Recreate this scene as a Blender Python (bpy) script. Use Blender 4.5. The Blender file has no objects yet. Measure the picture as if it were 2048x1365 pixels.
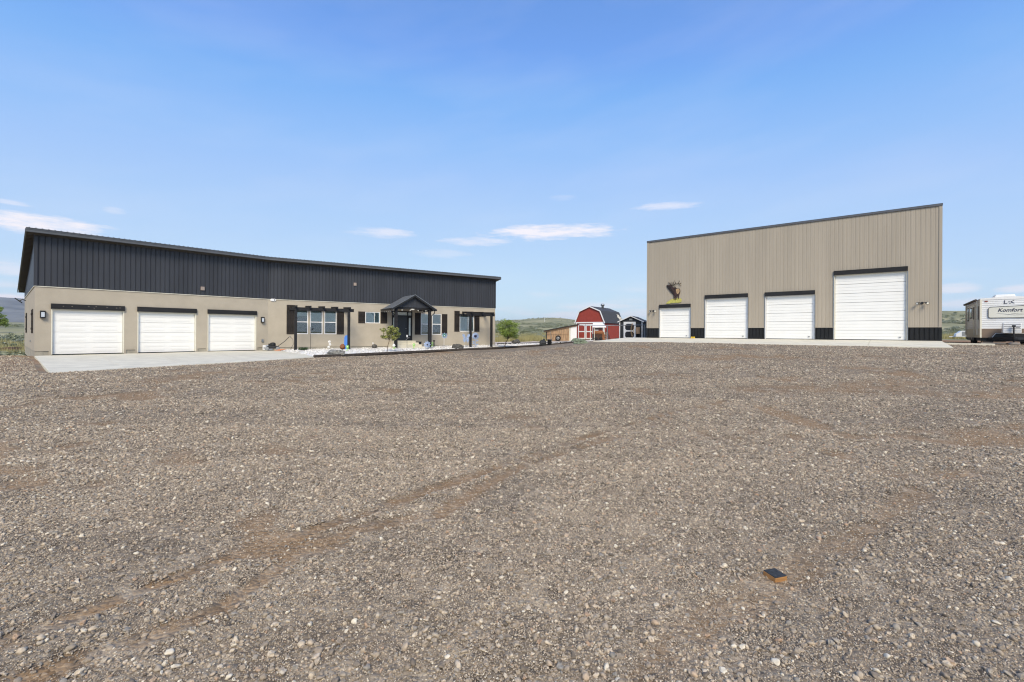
import bpy, math, random
import numpy as np
from mathutils import Matrix, Vector, noise as mnoise

random.seed(7); RNG = np.random.default_rng(11)
scene = bpy.context.scene
COL = scene.collection

# ------------------------------------------------------------------ camera
FPX, ROLL, CAMZ = 910.0, 0.006, 1.5          # focal length in photo pixels (2048 wide), roll, height
cam_data = bpy.data.cameras.new('camera')
cam_data.sensor_width = 36.0
cam_data.lens = 36.0 * FPX / 2048.0
cam_data.shift_y = -15.0 / 2048.0
cam_data.clip_start = 0.05
cam_data.clip_end = 20000.0
cam = bpy.data.objects.new('camera', cam_data)
COL.objects.link(cam)
R_ = Vector((math.cos(ROLL), 0, math.sin(ROLL)))
U_ = Vector((-math.sin(ROLL), 0, math.cos(ROLL)))
F_ = Vector((0, 1, 0))
cam.matrix_world = Matrix(((R_.x, U_.x, -F_.x, 0), (R_.y, U_.y, -F_.y, 0), (R_.z, U_.z, -F_.z, CAMZ), (0, 0, 0, 1)))
scene.camera = cam

# ------------------------------------------------------------------ sky, sun, exposure
SUN_AZ, SUN_EL = math.radians(174), math.radians(44)      # azimuth clockwise from +Y
EXPOSURE = 0.85
SKY_STRENGTH = 0.12
world = bpy.data.worlds.new('World'); scene.world = world; world.use_nodes = True
wt = world.node_tree; wt.nodes.clear()
def N(t, typ, **kw):
    n = t.nodes.new(typ)
    for k, v in kw.items():
        if k in n.inputs.keys() if isinstance(k, str) else False: n.inputs[k].default_value = v
        else: setattr(n, k, v)
    return n
def L(t, a, b): t.links.new(a, b)
def mth(t, op, a, b=None, clamp=False):
    n = t.nodes.new('ShaderNodeMath'); n.operation = op; n.use_clamp = clamp
    for i, q in enumerate((a, b)):
        if q is None: continue
        if isinstance(q, (int, float)): n.inputs[i].default_value = q
        else: t.links.new(q, n.inputs[i])
    return n.outputs[0]
def madd(t, a, b, c):
    n = t.nodes.new('ShaderNodeMath'); n.operation = 'MULTIPLY_ADD'
    for i, q in enumerate((a, b, c)):
        if isinstance(q, (int, float)): n.inputs[i].default_value = q
        else: t.links.new(q, n.inputs[i])
    return n.outputs[0]
w_out = N(wt, 'ShaderNodeOutputWorld'); w_bg = N(wt, 'ShaderNodeBackground')
w_bg.inputs['Strength'].default_value = SKY_STRENGTH
sky = N(wt, 'ShaderNodeTexSky', sky_type='NISHITA', sun_disc=False)
sky.sun_elevation = SUN_EL; sky.sun_rotation = SUN_AZ
sky.air_density = 1.0; sky.dust_density = 0.1; sky.ozone_density = 4.0; sky.altitude = 900
tc = N(wt, 'ShaderNodeTexCoord'); sep = N(wt, 'ShaderNodeSeparateXYZ')
L(wt, tc.outputs['Generated'], sep.inputs[0])
az = mth(wt, 'ARCTAN2', sep.outputs[0], sep.outputs[1]); el = mth(wt, 'ARCSINE', sep.outputs[2])
cmb = N(wt, 'ShaderNodeCombineXYZ')
L(wt, mth(wt, 'MULTIPLY', az, 9.0), cmb.inputs[0]); L(wt, mth(wt, 'MULTIPLY', el, 60.0), cmb.inputs[1])
cn = N(wt, 'ShaderNodeTexNoise'); cn.inputs['Scale'].default_value = 1.3; cn.inputs['Detail'].default_value = 6; cn.inputs['Roughness'].default_value = .72
L(wt, cmb.outputs[0], cn.inputs['Vector'])
nz = mth(wt, 'MULTIPLY', mth(wt, 'SUBTRACT', cn.outputs['Fac'], .5), 4.2)
# clouds: (photo x, y, half width, half height, brightness) turned into directions
CLOUDS = [(90, 450, 130, 17, 1.0), (20, 538, 60, 14, .5), (10, 596, 70, 12, .9), (765, 466, 58, 9, .55), (1100, 464, 115, 13, .95), (950, 484, 55, 8, .5),
          (1335, 413, 52, 7, .5), (20, 404, 40, 5, .4), (1190, 613, 70, 7, .5), (1908, 576, 45, 11, .6), (2035, 577, 40, 8, .6), (1930, 606, 60, 9, .55),
          (1140, 632, 60, 9, .6), (880, 508, 50, 8, .25), (1270, 628, 50, 9, .55), (230, 422, 20, 6, .25), (1125, 396, 22, 5, .15)]
acc = None
for cx, cy, hw, hh, br in CLOUDS:
    d = (F_ + R_ * ((cx - 1024) / FPX) + U_ * (-(cy - 667.5) / FPX))
    d.normalize()
    a0, e0 = math.atan2(d.x, d.y), math.asin(d.z)
    k = math.cos(a0) ** 2
    wa, we = hw / FPX * k * 1.15, hh / FPX * math.sqrt(k) * 1.1
    x_ = madd(wt, az, 1/wa, -a0/wa); y_ = madd(wt, el, 1/we, -e0/we)
    q = madd(wt, x_, x_, mth(wt, 'MULTIPLY', y_, y_))
    m = madd(wt, mth(wt, 'SUBTRACT', nz, q), .8*br, 1.0*br)
    m = mth(wt, 'MINIMUM', m, br)
    acc = m if acc is None else mth(wt, 'MAXIMUM', acc, m)
# a thin veil of the same small clouds low over the whole horizon
gn = N(wt, 'ShaderNodeTexNoise'); gn.inputs['Scale'].default_value = .55; gn.inputs['Detail'].default_value = 5
L(wt, cmb.outputs[0], gn.inputs['Vector'])
band = mth(wt, 'MULTIPLY', mth(wt, 'SUBTRACT', 1.0, mth(wt, 'MULTIPLY', mth(wt, 'ABSOLUTE', mth(wt, 'SUBTRACT', el, .05)), 14.0), True), .75)
veil = mth(wt, 'MULTIPLY', mth(wt, 'MULTIPLY', mth(wt, 'SUBTRACT', gn.outputs['Fac'], .52), 5.0, True), band)
acc = mth(wt, 'MAXIMUM', acc, veil, True)
# very faint high streaks
c2 = N(wt, 'ShaderNodeCombineXYZ'); L(wt, madd(wt, az, 1.6, mth(wt, 'MULTIPLY', el, 1.1)), c2.inputs[0]); L(wt, madd(wt, el, 7.0, mth(wt, 'MULTIPLY', az, -1.2)), c2.inputs[1])
hn = N(wt, 'ShaderNodeTexNoise'); hn.inputs['Scale'].default_value = 1.6; hn.inputs['Detail'].default_value = 5; L(wt, c2.outputs[0], hn.inputs['Vector'])
acc = mth(wt, 'ADD', acc, mth(wt, 'MULTIPLY', mth(wt, 'SUBTRACT', hn.outputs['Fac'], .44, True), .28), True)
cmix = N(wt, 'ShaderNodeMix', data_type='RGBA')
L(wt, acc, cmix.inputs['Factor'])
ss = N(wt, 'ShaderNodeSeparateColor'); L(wt, sky.outputs[0], ss.inputs[0]); st = N(wt, 'ShaderNodeCombineColor')   # a milder gradient than the raw model
sky_raw = ss.outputs
CURVES = (((.0,.0),(.5,.11),(.853,.190),(1.136,.292),(1.65,.418),(3.13,.548),(8,.78)),
          ((.0,.0),(.9,.25),(1.41,.370),(1.87,.500),(2.81,.622),(4.56,.735),(8,.9)),
          ((.0,.0),(1.8,.68),(2.5,.785),(3.2,.925),(4.5,.985),(5.06,.99),(8,1.02)))
for ch, pts in enumerate(CURVES):
    fc = N(wt, 'ShaderNodeFloatCurve'); cv = fc.mapping.curves[0]; fc.mapping.use_clip = False
    cv.points[0].location = (0, 0); cv.points[1].location = (1, pts[-1][1])
    for a_, b_ in pts[1:-1]: cv.points.new(a_/8, b_)
    fc.mapping.update(); L(wt, mth(wt, 'MULTIPLY', sky_raw[ch], .125), fc.inputs['Value'])
    L(wt, mth(wt, 'MULTIPLY', fc.outputs[0], 1/(.12*2**.85)), st.inputs[ch])
L(wt, st.outputs[0], cmix.inputs['A']); cmix.inputs['B'].default_value = (4.7, 4.5, 4.75, 1)
L(wt, cmix.outputs['Result'], w_bg.inputs['Color']); L(wt, w_bg.outputs[0], w_out.inputs['Surface'])

sun_d = bpy.data.lights.new('sun', 'SUN'); sun_d.energy = 2.35; sun_d.angle = math.radians(24); sun_d.color = (1.0, .885, .69)
sun = bpy.data.objects.new('sun', sun_d); COL.objects.link(sun)
sdir = Vector((math.sin(SUN_AZ) * math.cos(SUN_EL), math.cos(SUN_AZ) * math.cos(SUN_EL), math.sin(SUN_EL)))
sun.rotation_euler = sdir.to_track_quat('Z', 'Y').to_euler()
world.cycles.sampling_method = 'MANUAL'; world.cycles.sample_map_resolution = 512
cy = scene.cycles; cy.filter_width = 1.15; cy.max_bounces = 5; cy.diffuse_bounces = 3; cy.glossy_bounces = 3; cy.transmission_bounces = 4; cy.transparent_max_bounces = 8; cy.volume_bounces = 0
cy.caustics_reflective = False; cy.caustics_refractive = False
vs = scene.view_settings
vs.view_transform = 'Standard'; vs.look = 'None'; vs.exposure = EXPOSURE; vs.gamma = 1.0; vs.use_curve_mapping = False

# ------------------------------------------------------------------ pixel helpers (survey of the photograph)
def ray(x, y):
    return F_ + R_ * ((x - 1024) / FPX) + U_ * (-(y - 667.5) / FPX)
def onz(x, y, z):
    v = ray(x, y); t = (z - CAMZ) / v.z
    return Vector((v.x * t, v.y * t, z))
def at(x, y, Y):
    v = ray(x, y); return Vector((v.x * Y, Y, CAMZ + v.z * Y))

# ------------------------------------------------------------------ mesh building
WM = {}
class MB:
    def __init__(s): s.v = []; s.f = []
    def add(s, vs, fs):
        o = len(s.v); s.v += [tuple(p) for p in vs]; s.f += [tuple(i + o for i in f) for f in fs]; return s
    def box(s, x0, x1, y0, y1, z0, z1):
        return s.add([(x0,y0,z0),(x1,y0,z0),(x1,y1,z0),(x0,y1,z0),(x0,y0,z1),(x1,y0,z1),(x1,y1,z1),(x0,y1,z1)],
                     [(0,3,2,1),(4,5,6,7),(0,1,5,4),(1,2,6,5),(2,3,7,6),(3,0,4,7)])
    def quad(s, *p): return s.add(p, [tuple(range(len(p)))])
    def bar(s, p0, p1, w, h, up=(0, 0, 1)):
        p0, p1 = Vector(p0), Vector(p1); d = (p1 - p0).normalized(); up = Vector(up)
        if abs(d.dot(up)) > .99: up = Vector((0, 1, 0))
        a = d.cross(up).normalized(); b = a.cross(d)
        vs = [p + a * (i * w / 2) + b * (j * h / 2) for p in (p0, p1) for i, j in ((-1,-1),(1,-1),(1,1),(-1,1))]
        return s.add(vs, [(3,2,1,0),(4,5,6,7),(0,1,5,4),(1,2,6,5),(2,3,7,6),(3,0,4,7)])
    def tube(s, p0, p1, r0, r1=None, n=8):
        return s.path([p0, p1], [r0, r0 if r1 is None else r1], n)
    def path(s, pts, r, n=8):
        pts = [Vector(p) for p in pts]
        if not hasattr(r, '__len__'): r = [r] * len(pts)
        vs = []; fs = []; ref = Vector((.13, .21, 1)).normalized()
        for i, p in enumerate(pts):
            d = (pts[min(i+1, len(pts)-1)] - pts[max(i-1, 0)]).normalized()
            if abs(d.dot(ref)) > .97: ref = Vector((1, .1, 0)).normalized()
            a = d.cross(ref).normalized(); b = a.cross(d)
            for k in range(n):
                t = 2*math.pi*k/n; vs.append(p + (a*math.cos(t) + b*math.sin(t)) * r[i])
        for i in range(len(pts)-1):
            for k in range(n):
                fs.append((i*n+k, i*n+(k+1)%n, (i+1)*n+(k+1)%n, (i+1)*n+k))
        fs.append(tuple(range(n-1, -1, -1))); fs.append(tuple((len(pts)-1)*n + k for k in range(n)))
        return s.add(vs, fs)
    def lathe(s, prof, n=16, c=(0,0,0), axis='z', caps=True):
        vs = []; fs = []
        for r, h in prof:
            for k in range(n):
                t = 2*math.pi*k/n; x, y, z = r*math.cos(t), r*math.sin(t), h
                if axis == 'y': x, y, z = x, h, y
                if axis == 'x': x, y, z = h, x, y
                vs.append((c[0]+x, c[1]+y, c[2]+z))
        for i in range(len(prof)-1):
            for k in range(n): fs.append((i*n+k, i*n+(k+1)%n, (i+1)*n+(k+1)%n, (i+1)*n+k))
        if caps: fs.append(tuple(range(n-1,-1,-1))); fs.append(tuple((len(prof)-1)*n+k for k in range(n)))
        return s.add(vs, fs)
    def prism(s, poly, y0, y1):                      # polygon in x,z extruded along y
        n = len(poly)
        vs = [(p[0], y0, p[1]) for p in poly] + [(p[0], y1, p[1]) for p in poly]
        return s.add(vs, [tuple(range(n)), tuple(range(2*n-1, n-1, -1))] + [((i+1)%n, i, i+n, (i+1)%n+n) for i in range(n)])
    def slab(s, poly, h):                            # 3d polygon (top), thickness h downward
        n = len(poly); vs = [tuple(p) for p in poly] + [(p[0], p[1], p[2]-h) for p in poly]
        return s.add(vs, [tuple(range(n)), tuple(range(2*n-1, n-1, -1))] + [((i+1)%n, i, i+n, (i+1)%n+n) for i in range(n)])
    def rock(s, c, r, seed=0, sub=2, rough=.35, flat=.5):
        vs, fs = ico(sub); out = []
        for v in vs:
            p = Vector(v); k = 1 + rough * mnoise.noise(p*1.3 + Vector((seed*7.1, seed*3.3, 0))) + rough*.5*mnoise.noise(p*3.1 + Vector((0, seed*5.7, 2)))
            q = p * k; z = q.z * r[2]
            out.append((c[0]+q.x*r[0], c[1]+q.y*r[1], c[2]+max(z, -r[2]*flat)))
        return s.add(out, fs)
    def ribs(s, s0, s1, z0, z1, pitch=.2286, depth=.02, rw=.03, phase=0., minor=0, y=0.):
        """vertical ribbed metal sheet in the x-z plane facing -y; z1 may be a function of x"""
        xs = [(s0, 0.)]; k = math.floor((s0-phase)/pitch) - 1
        while phase + k*pitch < s1 + pitch:
            c = phase + k*pitch
            for a, b in ((-rw*.75, 0), (-rw*.28, depth), (rw*.28, depth), (rw*.75, 0)):
                if s0 + 1e-4 < c+a < s1 - 1e-4: xs.append((c+a, b))
            for m in range(minor):
                cm = c + pitch*(m+1)/(minor+1)
                for a, b in ((-.014, 0), (-.005, .0045), (.005, .0045), (.014, 0)):
                    if s0 + 1e-4 < cm+a < s1 - 1e-4: xs.append((cm+a, b))
            k += 1
        xs.append((s1, 0.)); xs.sort()
        f = z1 if callable(z1) else (lambda q: z1)
        vs = []; 
        for x, d in xs: vs += [(x, y-d, z0), (x, y-d, f(x))]
        return s.add(vs, [(2*i, 2*i+2, 2*i+3, 2*i+1) for i in range(len(xs)-1)])
    def mesh(s, name, smooth=False):
        me = bpy.data.meshes.new(name); me.from_pydata([tuple(p) for p in s.v], [], s.f); me.validate(); me.update()
        if smooth:
            for p in me.polygons: p.use_smooth = True
        return me
_ico = {}
def ico(sub):
    if sub in _ico: return _ico[sub]
    t = (1+5**.5)/2
    vs = [Vector(v).normalized() for v in [(-1,t,0),(1,t,0),(-1,-t,0),(1,-t,0),(0,-1,t),(0,1,t),(0,-1,-t),(0,1,-t),(t,0,-1),(t,0,1),(-t,0,-1),(-t,0,1)]]
    fs = [(0,11,5),(0,5,1),(0,1,7),(0,7,10),(0,10,11),(1,5,9),(5,11,4),(11,10,2),(10,7,6),(7,1,8),(3,9,4),(3,4,2),(3,2,6),(3,6,8),(3,8,9),(4,9,5),(2,4,11),(6,2,10),(8,6,7),(9,8,1)]
    for _ in range(sub):
        cache = {}; nf = []
        def mid(a, b):
            key = (min(a,b), max(a,b))
            if key not in cache: vs.append(((vs[a]+vs[b])/2).normalized()); cache[key] = len(vs)-1
            return cache[key]
        for a, b, c in fs:
            x, y, z = mid(a,b), mid(b,c), mid(c,a); nf += [(a,x,z),(b,y,x),(c,z,y),(x,y,z)]
        fs = nf
    _ico[sub] = ([tuple(v) for v in vs], fs); return _ico[sub]

def T(x=0, y=0, z=0, rz=0, rx=0, ry=0):
    return Matrix.Translation((x,y,z)) @ Matrix.Rotation(rz,4,'Z') @ Matrix.Rotation(ry,4,'Y') @ Matrix.Rotation(rx,4,'X')
def frame(o, dx, z=0.):
    d = Vector((dx[0], dx[1], 0)).normalized()
    return Matrix(((d.x, -d.y, 0, o[0]), (d.y, d.x, 0, o[1]), (0, 0, 1, z), (0, 0, 0, 1)))
def place(o, parent, M):
    if M is None: M = WM[parent] if parent else Matrix.Identity(4)
    WM[o] = M.copy()
    if parent: o.parent = parent; o.matrix_basis = WM[parent].inverted() @ M
    else: o.matrix_basis = M
def obj(name, mb, mat, parent=None, M=None, smooth=False, bevel=0):
    me = mb if isinstance(mb, bpy.types.Mesh) else mb.mesh(name, smooth)
    if mat and not me.materials: me.materials.append(mat)
    o = bpy.data.objects.new(name, me); COL.objects.link(o); place(o, parent, M)
    if bevel:
        b = o.modifiers.new('bevel', 'BEVEL'); b.width = bevel; b.segments = 2; b.limit_method = 'ANGLE'
    return o
def tag(o, label=None, cat=None, group=None, kind=None):
    if label: o['label'] = label
    if cat: o['category'] = cat
    if group: o['group'] = group
    if kind: o['kind'] = kind
    return o
def thing(name, label, cat, M, group=None):
    o = bpy.data.objects.new(name, None); COL.objects.link(o); o.empty_display_size = .2; place(o, None, M)
    return tag(o, label, cat, group)

# ------------------------------------------------------------------ materials
def base_mat(name):
    m = bpy.data.materials.new(name); m.use_nodes = True; t = m.node_tree; t.nodes.clear()
    out = N(t, 'ShaderNodeOutputMaterial'); b = N(t, 'ShaderNodeBsdfPrincipled'); L(t, b.outputs[0], out.inputs[0])
    return m, t, b
def tex(t, typ, scale, detail=4, coord='Object', stretch=(1,1,1), rough=.55):
    c = N(t, 'ShaderNodeTexCoord'); mp = N(t, 'ShaderNodeMapping'); mp.inputs['Scale'].default_value = stretch
    L(t, c.outputs[coord], mp.inputs[0])
    n = N(t, typ); n.inputs['Scale'].default_value = scale
    if typ == 'ShaderNodeTexNoise': n.inputs['Detail'].default_value = detail; n.inputs['Roughness'].default_value = rough
    L(t, mp.outputs[0], n.inputs['Vector']); return n
def ramp(t, fac, stops):
    r = N(t, 'ShaderNodeValToRGB'); L(t, fac, r.inputs[0]); e = r.color_ramp.elements
    while len(e) < len(stops): e.new(.5)
    for el_, (p, c) in zip(e, stops): el_.position = p; el_.color = (*c, 1)
    return r.outputs[0]
def mixc(t, fac, a, b, mode='MIX'):
    n = N(t, 'ShaderNodeMix', data_type='RGBA'); n.blend_type = mode
    for k, q in (('Factor', fac), ('A', a), ('B', b)):
        s = n.inputs[k]
        if isinstance(q, (int, float)): s.default_value = q
        elif isinstance(q, tuple): s.default_value = (*q, 1)
        else: L(t, q, s)
    return n.outputs['Result']
def bump(t, b, h, strength=.3, dist=.02):
    n = N(t, 'ShaderNodeBump'); n.inputs['Strength'].default_value = strength; n.inputs['Distance'].default_value = dist
    L(t, h, n.inputs['Height']); L(t, n.outputs[0], b.inputs['Normal'])
def mat(name, col, rough=.7, var=.18, scale=6., metal=0., bmp=0., bscale=60., bdist=.01, stretch=(1,1,1), spec=.4, island=0., objvar=0.):
    m, t, b = base_mat(name)
    n = tex(t, 'ShaderNodeTexNoise', scale, 5, stretch=stretch)
    lo = tuple(c*(1-var) for c in col); hi = tuple(min(1, c*(1+var)) for c in col)
    c = ramp(t, n.outputs['Fac'], [(.3, lo), (.7, hi)])
    if island:
        g = N(t, 'ShaderNodeNewGeometry')
        v = mth(t, 'ADD', mth(t, 'MULTIPLY', g.outputs['Random Per Island'], 2*island), 1-island)
        hsv = N(t, 'ShaderNodeHueSaturation'); L(t, v, hsv.inputs['Value']); L(t, c, hsv.inputs['Color']); c = hsv.outputs[0]
    if objvar:
        oi = N(t, 'ShaderNodeObjectInfo'); hsv = N(t, 'ShaderNodeHueSaturation'); L(t, mth(t, 'ADD', mth(t, 'MULTIPLY', oi.outputs['Random'], 2*objvar), 1-objvar), hsv.inputs['Value']); L(t, c, hsv.inputs['Color']); c = hsv.outputs[0]
    L(t, c, b.inputs['Base Color'])
    b.inputs['Roughness'].default_value = rough; b.inputs['Metallic'].default_value = metal; b.inputs['Specular IOR Level'].default_value = spec
    if bmp:
        n2 = tex(t, 'ShaderNodeTexNoise', bscale, 4, stretch=stretch); bump(t, b, n2.outputs['Fac'], bmp, bdist)
    return m
def glass_mat(name, tint=(.88,.95,.94), rough=.02):
    m = bpy.data.materials.new(name); m.use_nodes = True; t = m.node_tree; t.nodes.clear()
    out = N(t, 'ShaderNodeOutputMaterial'); mx = N(t, 'ShaderNodeMixShader'); tr = N(t, 'ShaderNodeBsdfTransparent'); gl = N(t, 'ShaderNodeBsdfGlossy')
    fr = N(t, 'ShaderNodeFresnel'); fr.inputs['IOR'].default_value = 1.6
    tr.inputs[0].default_value = (*tint, 1); gl.inputs['Roughness'].default_value = rough
    L(t, mth(t, 'ADD', mth(t, 'MULTIPLY', fr.outputs[0], .9), .10, True), mx.inputs[0]); L(t, tr.outputs[0], mx.inputs[1]); L(t, gl.outputs[0], mx.inputs[2]); L(t, mx.outputs[0], out.inputs[0])
    return m
STUCCO = mat('stucco', (.425,.375,.30), .9, .07, 1.2, bmp=.35, bscale=90, bdist=.006)
DARKMETAL = mat('dark_siding', (.040,.043,.052), .45, .14, 1.2, spec=.35, stretch=(1,1,.2), objvar=.06)
ROOFMETAL = mat('roof_metal', (.10,.105,.115), .4, .1, 1.5, metal=.3)
BLACKTRIM = mat('black_trim', (.014,.015,.017), .6, .25, 5)
TAN = mat('tan_siding', (.385,.338,.272), .5, .05, 1.5, spec=.3, stretch=(1,1,.12), objvar=.03)
WAINSCOT = mat('black_wainscot', (.011,.0115,.0125), .5, .2, 2, spec=.3)
WHITE = mat('white_paint', (.80,.80,.80), .45, .03, 2)
CREAM = mat('cream_trim', (.72,.69,.58), .6, .06, 4)
DOORWHITE = mat('door_white', (.83,.825,.80), .4, .025, 1.2)
BEAM = mat('black_timber', (.012,.012,.014), .75, .45, 5, bmp=.4, bscale=30, stretch=(.15,1,1))
SHUTTER = mat('shutter_wood', (.017,.0125,.010), .75, .7, 14, bmp=.4, bscale=60, stretch=(1,1,.2), island=.5)
GLASS = glass_mat('window_glass')
ROOM = mat('room_interior', (.065,.075,.07), .9, .2, 1)
BLIND = mat('blind_white', (.82,.86,.84), .6, .04, 3)
CONCRETE = mat('concrete', (.61,.57,.462), .85, .13, 1.3, bmp=.2, bscale=50, bdist=.004)
FOUND = mat('foundation_concrete', (.36,.33,.27), .9, .2, 2.5, bmp=.3, bscale=30)
SOFFIT = mat('soffit_brown', (.055,.048,.038), .6, .15, 3)
BLACK = mat('black_plastic', (.015,.015,.017), .5, .2, 6)
STEEL = mat('grey_steel', (.33,.34,.35), .4, .15, 8, metal=.7)
RUBBER = mat('rubber', (.02,.02,.02), .85, .3, 12)
RED = mat('barn_red', (.30,.048,.034), .75, .12, 3)
SHINGLE = mat('charcoal_shingle', (.055,.058,.068), .9, .3, 9, bmp=.5, bscale=30)
CHARSHED = mat('dark_shed_paint', (.028,.030,.033), .7, .2, 4)
RUST = mat('rust', (.24,.10,.045), .9, .5, 7, bmp=.4)
WOODTAN = mat('weathered_wood', (.36,.235,.14), .85, .35, 8, bmp=.3, stretch=(1,1,.2), island=.35)
GREYWOOD = mat('grey_wood', (.30,.27,.24), .85, .3, 8, bmp=.3, stretch=(.2,1,1))
TERRACOTTA = mat('terracotta', (.42,.12,.05), .7, .2, 8)
LIME = mat('lime_green', (.30,.60,.12), .5, .2, 8)
PALEBLUE = mat('pale_blue_metal', (.30,.38,.55), .45, .25, 12)
BLUE = mat('blue_plastic', (.06,.20,.62), .4, .1, 5)
YELLOW = mat('yellow_plastic', (.75,.50,.04), .5, .1, 5)
ROCKD = mat('dark_rock', (.085,.08,.072), .9, .6, 9, bmp=.8, bscale=14, bdist=.05)
ROCKG = mat('grey_rock', (.20,.195,.18), .9, .55, 8, bmp=.8, bscale=14, bdist=.05)
MOSSROCK = mat('mossy_rock', (.16,.19,.13), .9, .45, 6, bmp=.8, bscale=10, bdist=.05)
BARK = mat('bark', (.12,.085,.06), .9, .3, 12, bmp=.6, bscale=30, stretch=(1,1,.3))
ORANGE = mat('orange_plastic', (.70,.22,.04), .5, .1, 5)
BROWNBAND = mat('rv_brown', (.21,.155,.115), .5, .06, 2)
RVWHITE = mat('rv_white', (.74,.75,.76), .4, .04, 1.5)
RVPANEL = mat('rv_panel', (.66,.66,.60), .4, .03, 2)
NAVY = mat('navy_lettering', (.012,.014,.05), .4, .1, 5)
GREYL = mat('grey_lettering', (.25,.26,.27), .4, .1, 5)
def leaf_mat(name, a, b):
    m, t, bs = base_mat(name); g = N(t, 'ShaderNodeNewGeometry')
    c = ramp(t, g.outputs['Random Per Island'], [(0, a), (1, b)]); L(t, c, bs.inputs['Base Color'])
    bs.inputs['Roughness'].default_value = .6; bs.inputs['Subsurface Weight'].default_value = 0
    return m
LEAF = leaf_mat('tree_leaf', (.10,.17,.02), (.30,.38,.08))
LEAFY = leaf_mat('young_leaf', (.12,.15,.03), (.34,.34,.09))
def stone_mat(name, stops, rough=.85):
    m, t, b = base_mat(name); oi = N(t, 'ShaderNodeObjectInfo')
    c = ramp(t, oi.outputs['Random'], stops)
    n = tex(t, 'ShaderNodeTexNoise', 2.2, 3); c = mixc(t, .35, c, ramp(t, n.outputs['Fac'], [(.3, (.1,.09,.08)), (.7, (.8,.75,.68))]), 'OVERLAY')
    L(t, c, b.inputs['Base Color']); b.inputs['Roughness'].default_value = rough; b.inputs['Specular IOR Level'].default_value = .25
    return m
STONE = stone_mat('gravel_stone', [(0,(0.136,0.113,0.090)),(.12,(0.226,0.189,0.150)),(.28,(0.373,0.313,0.240)),(.40,(0.282,0.232,0.180)),(.53,(0.486,0.405,0.305)),(.64,(0.260,0.243,0.215)),(.75,(0.418,0.340,0.255)),(.86,(0.565,0.486,0.375)),(.92,(0.373,0.254,0.170)),(.95,(0.599,0.529,0.420)),(1,(0.678,0.616,0.510))])
WHITEROCK = stone_mat('white_rock', [(0,(.5,.48,.45)),(.4,(.72,.70,.67)),(.85,(.82,.81,.79)),(1,(.35,.33,.31))])
SAGE = None

# ------------------------------------------------------------------ terrain heights
CTRL = np.array([(0,-6,-.02),(-8,-4,0),(8,-4,.05),(0,0,0),(-3,3,0),(3,3,.0),(-9,4,.03),(9,4,.12),(0,8,.03),(-10,9,.08),(9,10,.28),(15,12,.50),(20,14,.68),
    (-14.1,13.6,.20),(-13,17,.20),(-11.3,19.5,.20),(-10,23.5,.185),(-15.5,15,.12),(-14,19,.11),(-20,14,.17),(-27,18,.18),(-26,22,.16),(-19.6,18.1,.19),(-24,24,.1),(-18,29,.1),(-19,22,.12),(-32,28,.1),(-30,40,.1),(-15,40,.2),
    (-9.8,26.7,.10),(-6.3,33.2,.10),(-1.5,39.0,.14),(2.4,44,.28),(6.3,42,.66),(7.7,36.6,.84),(-12,33,.1),(-4,39,.15),(0,20,.16),(4,25,.36),(0,30,.17),
    (8.66,30.8,.88),(15,26.8,.88),(22,22.7,.88),(25,27,1.0),(12,38,1.0),(6.3,35.7,.90),(8.2,38.0,.98),(10,40.6,1.02),(18,36,1.05),(27,24,.93),(29,27,1.02),(33,33,1.05),(20,18,.78),(28,18,.85),
    (9,58,.72),(14,52,.85),(5,57,.6),(0,52,.42),(-3,48,.35),(20,60,1.1),(40,45,1.1),(35,60,1.1),(-45,50,.1),(-10,60,.3)], float)
def tps_fit(P):
    x = P[:, :2]; n = len(x); d = np.linalg.norm(x[:, None]-x[None], axis=2)
    K = np.where(d > 0, d*d*np.log(np.maximum(d, 1e-9)), 0) + np.eye(n)*.4
    A = np.zeros((n+3, n+3)); A[:n,:n] = K; A[:n,n] = 1; A[:n,n+1:] = x; A[n,:n] = 1; A[n+1:,:n] = x.T
    return np.linalg.solve(A, np.r_[P[:,2], 0, 0, 0])
TPS = tps_fit(CTRL)
def yard_h(x, y):
    x = np.asarray(x, float); y = np.asarray(y, float); sh = x.shape; x = x.ravel(); y = y.ravel(); r = np.zeros(x.size)
    for i in range(0, x.size, 20000):
        q = np.stack([x[i:i+20000], y[i:i+20000]], 1); d = np.linalg.norm(q[:, None]-CTRL[None,:,:2], axis=2)
        r[i:i+20000] = np.where(d > 0, d*d*np.log(np.maximum(d, 1e-9)), 0) @ TPS[:len(CTRL)] + TPS[-3] + q @ TPS[-2:]
    return r.reshape(sh)
U_K = [-3, -1.2, -1.0, -.6, -.2, -.04, .02, .083, .15, .3, .8, .95, 1.15, 2, 4]
R_K = [.0, .016, .018, .018, .022, .0275, .0315, .0345, .0305, .030, .050, .0535, .0535, .03, .0]
C_K = [400, 420, 420, 420, 420, 420, 420, 420, 420, 330, 190, 175, 175, 200, 300]
def sstep(a, b, x): 
    t = np.clip((x-a)/(b-a), 0, 1); return t*t*(3-2*t)
def vnoise(x, y, s, seed):
    """cheap smooth value noise"""
    rg = np.random.default_rng(seed); G = rg.random((256, 256)); x = x/s; y = y/s
    xi = np.floor(x).astype(int); yi = np.floor(y).astype(int); fx = x-xi; fy = y-yi; fx = fx*fx*(3-2*fx); fy = fy*fy*(3-2*fy)
    g = lambda a, b: G[a % 256, b % 256]
    return (g(xi,yi)*(1-fx)+g(xi+1,yi)*fx)*(1-fy)+(g(xi,yi+1)*(1-fx)+g(xi+1,yi+1)*fx)*fy
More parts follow.
